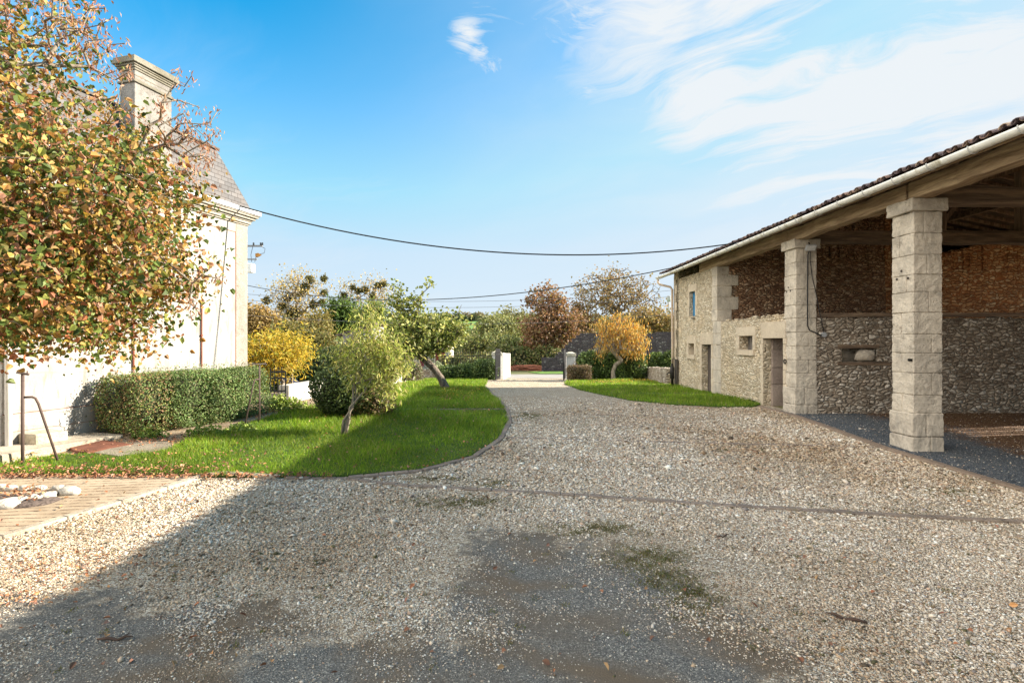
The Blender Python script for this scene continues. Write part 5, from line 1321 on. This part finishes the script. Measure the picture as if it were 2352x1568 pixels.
# round dark bush
rb = gp(800, 962)
bush('round_bush', 'dark round evergreen bush behind the slim pale trunked tree', 'bush', rb, [((-.12,.45,.56),(.80,.70,.66)), ((.35,.4,.42),(.52,.5,.52),[(.11,.12,.03),(.15,.12,.05),(.20,.12,.06),(.09,.11,.03)])], [(.055,.085,.025), (.07,.10,.03), (.045,.07,.02), (.09,.12,.03)], 15000, .055, core=(.015,.018,.008), bumps=.08)
bush('shrub', 'olive brown shrub standing behind the dark round bush', 'shrub', gp(745,925), [((0,2.6,.8),(.6,.5,.95)), ((.7,2.8,.75),(.55,.5,.9))], [(.20,.19,.06), (.16,.17,.05), (.26,.22,.08)], 9000, .06)
# slim tree with pale twisted stems
b0 = gp(789, 1000); Y0 = b0.y
tr_ = [b0, at(797,965,Y0), at(806,935,Y0+.02), at(820,905,Y0+.03)]
stc = at(850,850,Y0+.1)
_E = lambda x, y, rx, ry: ((at(x,y,Y0).x, Y0+.15, at(x,y,Y0).z), (rx/FD*Y0, rx/FD*Y0*.8, ry/FD*Y0))
ells = [_E(868,845,48,48), _E(835,775,48,40), _E(890,870,34,50), _E(790,815,32,40), _E(900,810,36,50), _E(850,730,30,26), _E(815,860,36,30)]
rt_ = tree('slim_tree', 'slim tree with pale twisted trunk and feathery yellow green leaves on the lawn', 'tree', tr_, .028, ell_targets(210, ells), [(.44,.48,.12), (.46,.50,.15), (.28,.36,.08), (.54,.54,.22), (.56,.50,.22)], 17, .12, .105, aspect=.34, droop=.45, lmat=M_leaf_thin, barkm=M_bark_pale, seg=.16, rmin=.003)
mb = MB()
for s in (-.05, .045):
    mb.tube([Vector((s*.6,-.03,-.05)), (at(797,965,Y0)-b0)+Vector((s,-.03,0)), (at(808,935,Y0)-b0)+Vector((-s*.5,-.03,0)), (at(824+s*100,900,Y0)-b0)+Vector((s*1.2,0,0)), (at(835+s*600,860,Y0)-b0)], [.030,.026,.022,.018,.010], 8)
mb.build('stem', M_bark_pale, rt_, True)
# yellow shrub at the house corner
yb = gp(640, 905); Yy = 14.6
c_ = at(630,800,Yy)
ells = [((c_.x,Yy,c_.z), (.85,.8,.42)), ((c_.x+.35,Yy,c_.z-.05), (.55,.6,.45)), ((c_.x-.55,Yy-.5,c_.z-.25), (.4,.4,.42)), ((c_.x-.35,Yy-.6,c_.z-.55), (.45,.35,.35)), ((c_.x+.6,Yy-.2,c_.z-.45), (.35,.3,.3)), ((c_.x-.1,Yy-.3,c_.z-.55), (.5,.4,.3))]
tree('yellow_shrub', 'bright yellow pinnate leaved small tree at the house corner', 'tree', [gz(at(655,0,Yy).x,Yy), at(650,880,Yy), at(640,845,Yy)], .05, ell_targets(190, ells), [(.62,.45,.05), (.70,.52,.08), (.45,.40,.06), (.55,.40,.06), (.32,.34,.06), (.78,.62,.16)], 34, .17, .12, aspect=.36, droop=.35, lmat=M_leaf_thin, barkm=M_bark_pale, seg=.2)
# leaning fruit tree
b0 = gp(1024, 893); Y0 = b0.y
tr_ = [b0, at(1012,868,Y0), at(995,845,Y0), at(975,826,Y0), at(955,808,Y0)]
def E(x, y, Y, rx, ry, rd=None): 
    c_ = at(x, y, Y); return ((c_.x, Y, c_.z), (rx/FD*Y, rd or rx/FD*Y*.8, ry/FD*Y))
ells = [E(975,765,Y0,85,48), E(940,725,Y0,45,50), E(1030,750,Y0,48,36), E(975,790,Y0,75,32), E(912,682,Y0,14,34)+(.06,), E(935,700,Y0,30,24), E(962,700,Y0,10,36)+(.04,), E(985,655,Y0,9,16)+(.02,), E(1000,770,Y0,70,36), E(1070,760,Y0,26,20)]
ells = [e if len(e) > 2 else e+(e[1][0]*e[1][1]*e[1][2],) for e in ells]
ft = tree('leaning_fruit_tree', 'green fruit tree with a leaning gnarled trunk on the lawn', 'tree', tr_, .13, ell_targets(390, ells), [(.21,.25,.06), (.23,.27,.07), (.14,.18,.04), (.38,.39,.13), (.48,.47,.18)], 12, .12, .098, bare=[np.array(at(995,652,Y0)), np.array(at(985,660,Y0)), np.array(at(905,655,Y0)), np.array(at(1060,700,Y0))], seg=.3, tmpl='6', rmin=.007)
# shrubs along the left boundary, laurels right
LG = [(.05,.085,.025), (.08,.12,.03), (.10,.15,.04), (.15,.20,.06)]
b0 = (gX(1085,27.2), 27.2)
bush('boundary_shrubs', 'mixed dark green shrubs under the iron railing left of the gateway', 'shrubs', gz(*b0), [((-1.2,0,.35),(.6,.5,.45)), ((-.4,0,.4),(.6,.5,.5)), ((.45,0,.45),(.6,.5,.62)), ((.95,-.1,.5),(.35,.4,.6))], LG, 9000, .10)
for (x0, x1, yt, Y, lab) in ((1332,1478,806,26.6,'wide glossy laurel hedge behind the orange leaved tree'), (1484,1600,808,27.4,'glossy laurel hedge seen behind the rubble wall and barn corner')):
    cx_ = gX((x0+x1)/2, Y); rx = (x1-x0)/2/FD*Y; g_ = float(G(Y)); h = at(0,yt,Y).z-g_; sh = []
    n_ = 4 if x0 < 1400 else 3
    for i in range(n_): sh.append(((-rx+rx*2*(i+.5)/n_, random.uniform(-.1,.1), h*.5), (rx/n_*1.25, .55, h*.52*random.uniform(.92,1.05))))
    bush('laurel_hedge', lab, 'hedge', (cx_, Y, g_), sh, LG+[(.17,.24,.06)], 9000, .13, aspect=.8, p=3)
bp = (gX(1330,24.6), 24.6); bush('box_hedge', 'small clipped square hedge turned brown by the right gate pillar', 'hedge', gz(*bp), [((0,0,.36),(.55,.5,.40))], [(.13,.08,.05), (.18,.12,.06), (.12,.11,.05), (.22,.15,.08)], 7000, .06, p=6, core=(.03,.02,.015), bumps=.04)
# orange leaved small tree
b0 = gp(1410, 874); Y0 = b0.y
tr_ = [b0, at(1408,855,Y0), at(1414,838,Y0), at(1428,828,Y0), at(1418,818,Y0), at(1408,806,Y0)]
ells = [E(1405,770,Y0,40,36), E(1420,742,Y0,36,22), E(1462,790,Y0,30,34), E(1380,800,Y0,18,22), E(1375,755,Y0,24,22), E(1445,760,Y0,40,28), E(1435,805,Y0,26,16)]
tree('orange_tree', 'small crooked tree with drooping orange and yellow leaves on the right lawn', 'tree', tr_, .11, ell_targets(190, ells), [(.62,.30,.06), (.66,.40,.09), (.50,.30,.08), (.55,.42,.12), (.40,.30,.10), (.70,.52,.22)], 17, .17, .16, aspect=.34, droop=.7, lmat=M_leaf_thin, seg=.3, rmin=.008, barkm=M_bark_pale)
# trees beyond the road
def far_tree(name, label, x, ybase, Y, ells, cols, nt, per, spread, size, r0=.14, bm_=None, group=None, bare=None, rmin=.02, **kw):
    g_ = float(G(Y)); bx = (x-CX)/FD*Y; c0 = np.mean([e[0] for e in ells], axis=0); zlow = min(e[0][2]-e[1][2] for e in ells)
    tr_ = [Vector((bx, Y, g_)), Vector((bx, Y, g_+(zlow-g_)*.6)), Vector((bx*.8+c0[0]*.2, Y, zlow)), Vector((bx*.6+c0[0]*.4, Y, zlow+(c0[2]-zlow)*.5))]
    return tree(name, label, 'tree', tr_, r0, ell_targets(nt, ells), cols, per, spread, size, group=group, barkm=bm_ or M_bark, bare=bare, rmin=rmin, seg=kw.pop('seg', .8), **kw)
Y = 47
far_tree('chestnut_tree', 'rounded tree with dense russet and pinkish leaves opposite the gateway', 1251, 822, Y, [E(1258,725,Y,58,62), E(1262,685,Y,38,42), E(1300,750,Y,48,42), E(1225,770,Y,38,42), E(1262,770,Y,62,40)],
         [(.27,.14,.075), (.33,.19,.11), (.19,.11,.05), (.22,.17,.06), (.38,.24,.16)], 300, 26, .30, .26, .22)
Y = 58
brp = [np.array(at(1415+math.cos(a)*random.uniform(70,108), 665-math.sin(a)*random.uniform(35,62)*1.0+10, Y+random.uniform(-3,3))) for a in np.linspace(-.3, 3.3, 70)]
far_tree('walnut_tree', 'wide half bare tree with fine branches and sparse brown leaves above the stepped wall', 1425, 800, Y, [E(1405,665,Y,90,52), E(1455,700,Y,70,40), E(1380,700,Y,50,40)],
         [(.26,.17,.07), (.34,.22,.11), (.20,.15,.06), (.30,.25,.12)], 330, 10, .42, .26, .30, bare=brp, rmin=.025)
MT = 'mistletoe laden poplars behind the garden'
def mist(x, Y, ells, lab, balls, nt=240):
    r_ = far_tree('poplar_tree', lab, x, 800, Y, ells, [(.50,.35,.11), (.60,.42,.16), (.36,.28,.09), (.38,.34,.15)], nt, 15, .62, .22, .26, M_bark_pale, None, rmin=.028, bare=ell_targets(60, [(e[0], tuple(q*1.12 for q in e[1])) for e in ells]))
    base = r_.location; mb = None; C = []
    for (bx, by, br_) in balls:
        c_ = at(bx, by, Y-.5)-base; C.append(((c_.x, c_.y, c_.z), (br_/FD*Y,)*3))
    pts = []; nr = []
    for c_, r2_ in C:
        p_, n_ = super_pts(260, c_, r2_, 2, rng, .5, .08); pts.append(p_); nr.append(n_)
    pts = np.vstack(pts); m = len(pts); s = rng.uniform(.2,.34, m)
    scatter('mistletoe', LEAF_V, LEAF_F, pts, frames(m), np.stack([s, s*.5, s], 1), pick([(.13,.12,.03), (.18,.16,.05), (.09,.085,.02)], m, .3), M_hedge, r_)
    return r_
Y = 55
mist(690, Y, [E(680,680,Y,62,55), E(655,740,Y,50,45), E(710,740,Y,50,45), E(690,640,Y,40,22)], 'tall golden poplar full of mistletoe balls, close to the house corner', [(612,690,8), (660,685,9), (650,705,10), (700,660,10), (745,672,7), (720,700,9), (740,695,7), (680,720,10), (745,640,6), (690,675,8), (712,642,9), (665,720,8)])
Y = 62
mist(820, Y, [E(850,670,Y,38,42), E(800,680,Y,26,45), E(880,680,Y,26,40), E(830,730,Y,50,30)], 'second poplar with mistletoe, thinner, right of the golden one', [(823,668,7), (790,678,7), (838,664,8), (855,680,7), (882,652,6), (810,660,5), (868,655,6)], 150)
BG = [
 ('evergreen_tree', 'dense dark green tree standing between the two mistletoe poplars', 790, 52, [(785,715,32,30), (770,740,28,30), (800,740,40,30)], [(.09,.15,.03), (.13,.20,.04), (.07,.11,.025)], 26, .3),
 ('birch_tree', 'low golden brown tree right beside the house corner', 600, 50, [(600,745,42,42), (570,735,30,36)], [(.36,.24,.09), (.28,.20,.07), (.42,.30,.13)], 22, .28),
 ('oak_tree', 'olive brown bushy tree below the first poplar', 700, 44, [(700,790,60,38), (660,770,40,30)], [(.17,.16,.05), (.22,.18,.06), (.13,.14,.04)], 24, .24),
 ('ash_tree', 'tawny tree between the shed and the first poplar', 735, 48, [(735,760,36,46)], [(.26,.22,.07), (.22,.20,.06), (.32,.25,.09)], 20, .26),
 ('elm_tree', 'mid green tree rising behind the shed roof', 845, 42, [(850,735,44,42), (880,765,44,30)], [(.20,.25,.06), (.26,.30,.09), (.15,.20,.05)], 26, .22),
 ('willow_tree', 'pale green loose tree beyond the fence left of the russet tree', 1145, 80, [(1145,755,50,36), (1120,775,46,30)], [(.27,.28,.11), (.32,.31,.14), (.21,.24,.09)], 24, .42),
 ('willow_tree', 'pale olive tree touching the left side of the russet tree', 1185, 86, [(1180,740,34,32), (1190,775,36,28)], [(.24,.25,.10), (.29,.27,.12)], 20, .42),
 ('maple_tree', 'brownish green tree low behind the fence between leaning tree and gate', 1090, 66, [(1085,795,46,18), (1120,790,30,20)], [(.18,.20,.07), (.24,.23,.09), (.14,.17,.05)], 22, .34),
 ('hazel_tree', 'dark leafy tree behind the gate pillar under the pale willows', 1160, 62, [(1170,795,46,22), (1205,800,40,22)], [(.12,.15,.05), (.17,.18,.06), (.10,.12,.04)], 22, .3),
 ('field_maple', 'brown yellow tree at the right end above the stepped wall', 1500, 64, [(1490,735,45,28), (1530,745,40,24)], [(.33,.25,.10), (.26,.22,.08), (.38,.26,.12)], 20, .34),
 ('thorn_tree', 'rusty scrubby tree between the russet and the half bare trees', 1345, 60, [(1345,745,36,32), (1330,715,26,24)], [(.24,.15,.07), (.20,.17,.07), (.30,.18,.10)], 20, .3),
 ('alder_tree', 'grey green tree behind the orange leaved tree', 1400, 66, [(1410,750,46,26)], [(.20,.20,.08), (.25,.22,.10)], 18, .34),
 ('plum_tree', 'bronze leaved tree low beside the white garden wall', 930, 38, [(900,800,40,30), (945,800,30,24)], [(.22,.20,.08), (.30,.22,.12), (.17,.19,.06)], 20, .2),
]
for nm, lab, x, Y, es, cols, per, size in BG:
    ells = [E(a, b_, Y, rx, ry) for a, b_, rx, ry in es]; nt = int(sum(rx*ry for _, _, rx, ry in es)/16)
    far_tree(nm, lab, x, 820, Y, ells, cols, nt, per, size*1.15, size, .16, M_bark if 'willow' not in nm else M_bark_pale)
# shrubs in the left garden behind the gate
bush('garden_shrub', 'dark leafy shrub behind the narrow garden gate', 'shrub', gz((690-CX)/FD*17.5, 17.5), [((-.6,0,.5),(.9,.5,.75)), ((.5,.2,.5),(.8,.5,.8)), ((-1.7,.2,.5),(.7,.5,.7))], [(.05,.08,.025), (.08,.12,.035), (.11,.14,.04)], 9000, .09)
bush('garden_shrub', 'silvery trailing shrub spilling over the white wall by the planter', 'shrub', gz((930-CX)/FD*24.5, 24.5), [((0,0,.5),(.9,.4,.5)), ((-1.1,-.4,.45),(.7,.4,.5))], [(.24,.22,.13), (.30,.24,.18), (.18,.20,.09)], 5000, .09)
HG = [(.15,.18,.05), (.20,.20,.07), (.12,.15,.04), (.26,.22,.09)]
bush('hedgerow', 'rough green hedgerow seen over the white wing wall beyond the road', 'hedge', gz(-4, 40), [((1.6,0,.55),(2.2,.8,.8)), ((-.2,.3,.5),(1.3,.7,.7))], HG, 5000, .22)
bush('hedgerow', 'taller scrubby hedgerow behind the russet tree and brushwood', 'hedge', gz(1.5, 46), [((-1.2,0,.8),(2.4,.9,1.4)), ((1.6,0,.8),(2.2,.9,1.3))], HG, 6000, .22)
bush('hedgerow', 'rough hedgerow across the road behind the white garden wall', 'hedge', gz(-4, 40), [((-14,0,.9),(3.5,.9,1.5)), ((-9.6,.3,.7),(2.0,.9,1.2))], HG, 7000, .22)
# far wood on the hill: clumps of trees in one mass
C = []; K = []
for i in range(150):
    x = rng.uniform(-150, 260); Y = 440+rng.uniform(0, 30); hx = 5+rng.uniform(-1, 3.5); 
    if i < 50: x = rng.uniform(-60, 10)
    g_ = float(G(Y)); m = 190; v = rng.normal(size=(m, 3)); v /= np.linalg.norm(v, axis=1, keepdims=True); r_ = rng.uniform(.55,1,(m,1))**.5
    C.append(np.array([x, Y, g_+hx*.5])+v*r_*np.array([4.2,3,hx*.62])); K.append(pick([[(.10,.13,.06), (.16,.15,.07), (.08,.11,.05), (.20,.17,.09)][rng.integers(0,4)]], m, .25))
C = np.vstack(C); K = np.vstack(K); m = len(C)
tag(scatter('distant_woodland', LEAF_V, LEAF_F, C, frames(m), rng.uniform(1.2,2.4,m), K, M_hedge), kind='stuff')
C = []; K = []
for i in range(110):
    Y = rng.uniform(95, 330); x = rng.uniform(-.5,.45)*Y; g_ = float(G(Y)); hx = rng.uniform(4, 8)
    if -.12 < x/Y < -.03 and Y > 150: continue
    m = 240; v = rng.normal(size=(m, 3)); v /= np.linalg.norm(v, axis=1, keepdims=True); r_ = rng.uniform(.5,1,(m,1))**.5
    C.append(np.array([x, Y, g_+hx*.5])+v*r_*np.array([hx*.75,3,hx*.6])); K.append(pick([[(.16,.18,.07), (.22,.20,.09), (.28,.22,.10), (.12,.15,.05)][rng.integers(0,4)]], m, .25))
C = np.vstack(C); K = np.vstack(K); m = len(C)
tag(scatter('valley_woodland', LEAF_V, LEAF_F, C, frames(m), rng.uniform(.7,1.3,m), K, M_hedge), kind='stuff')
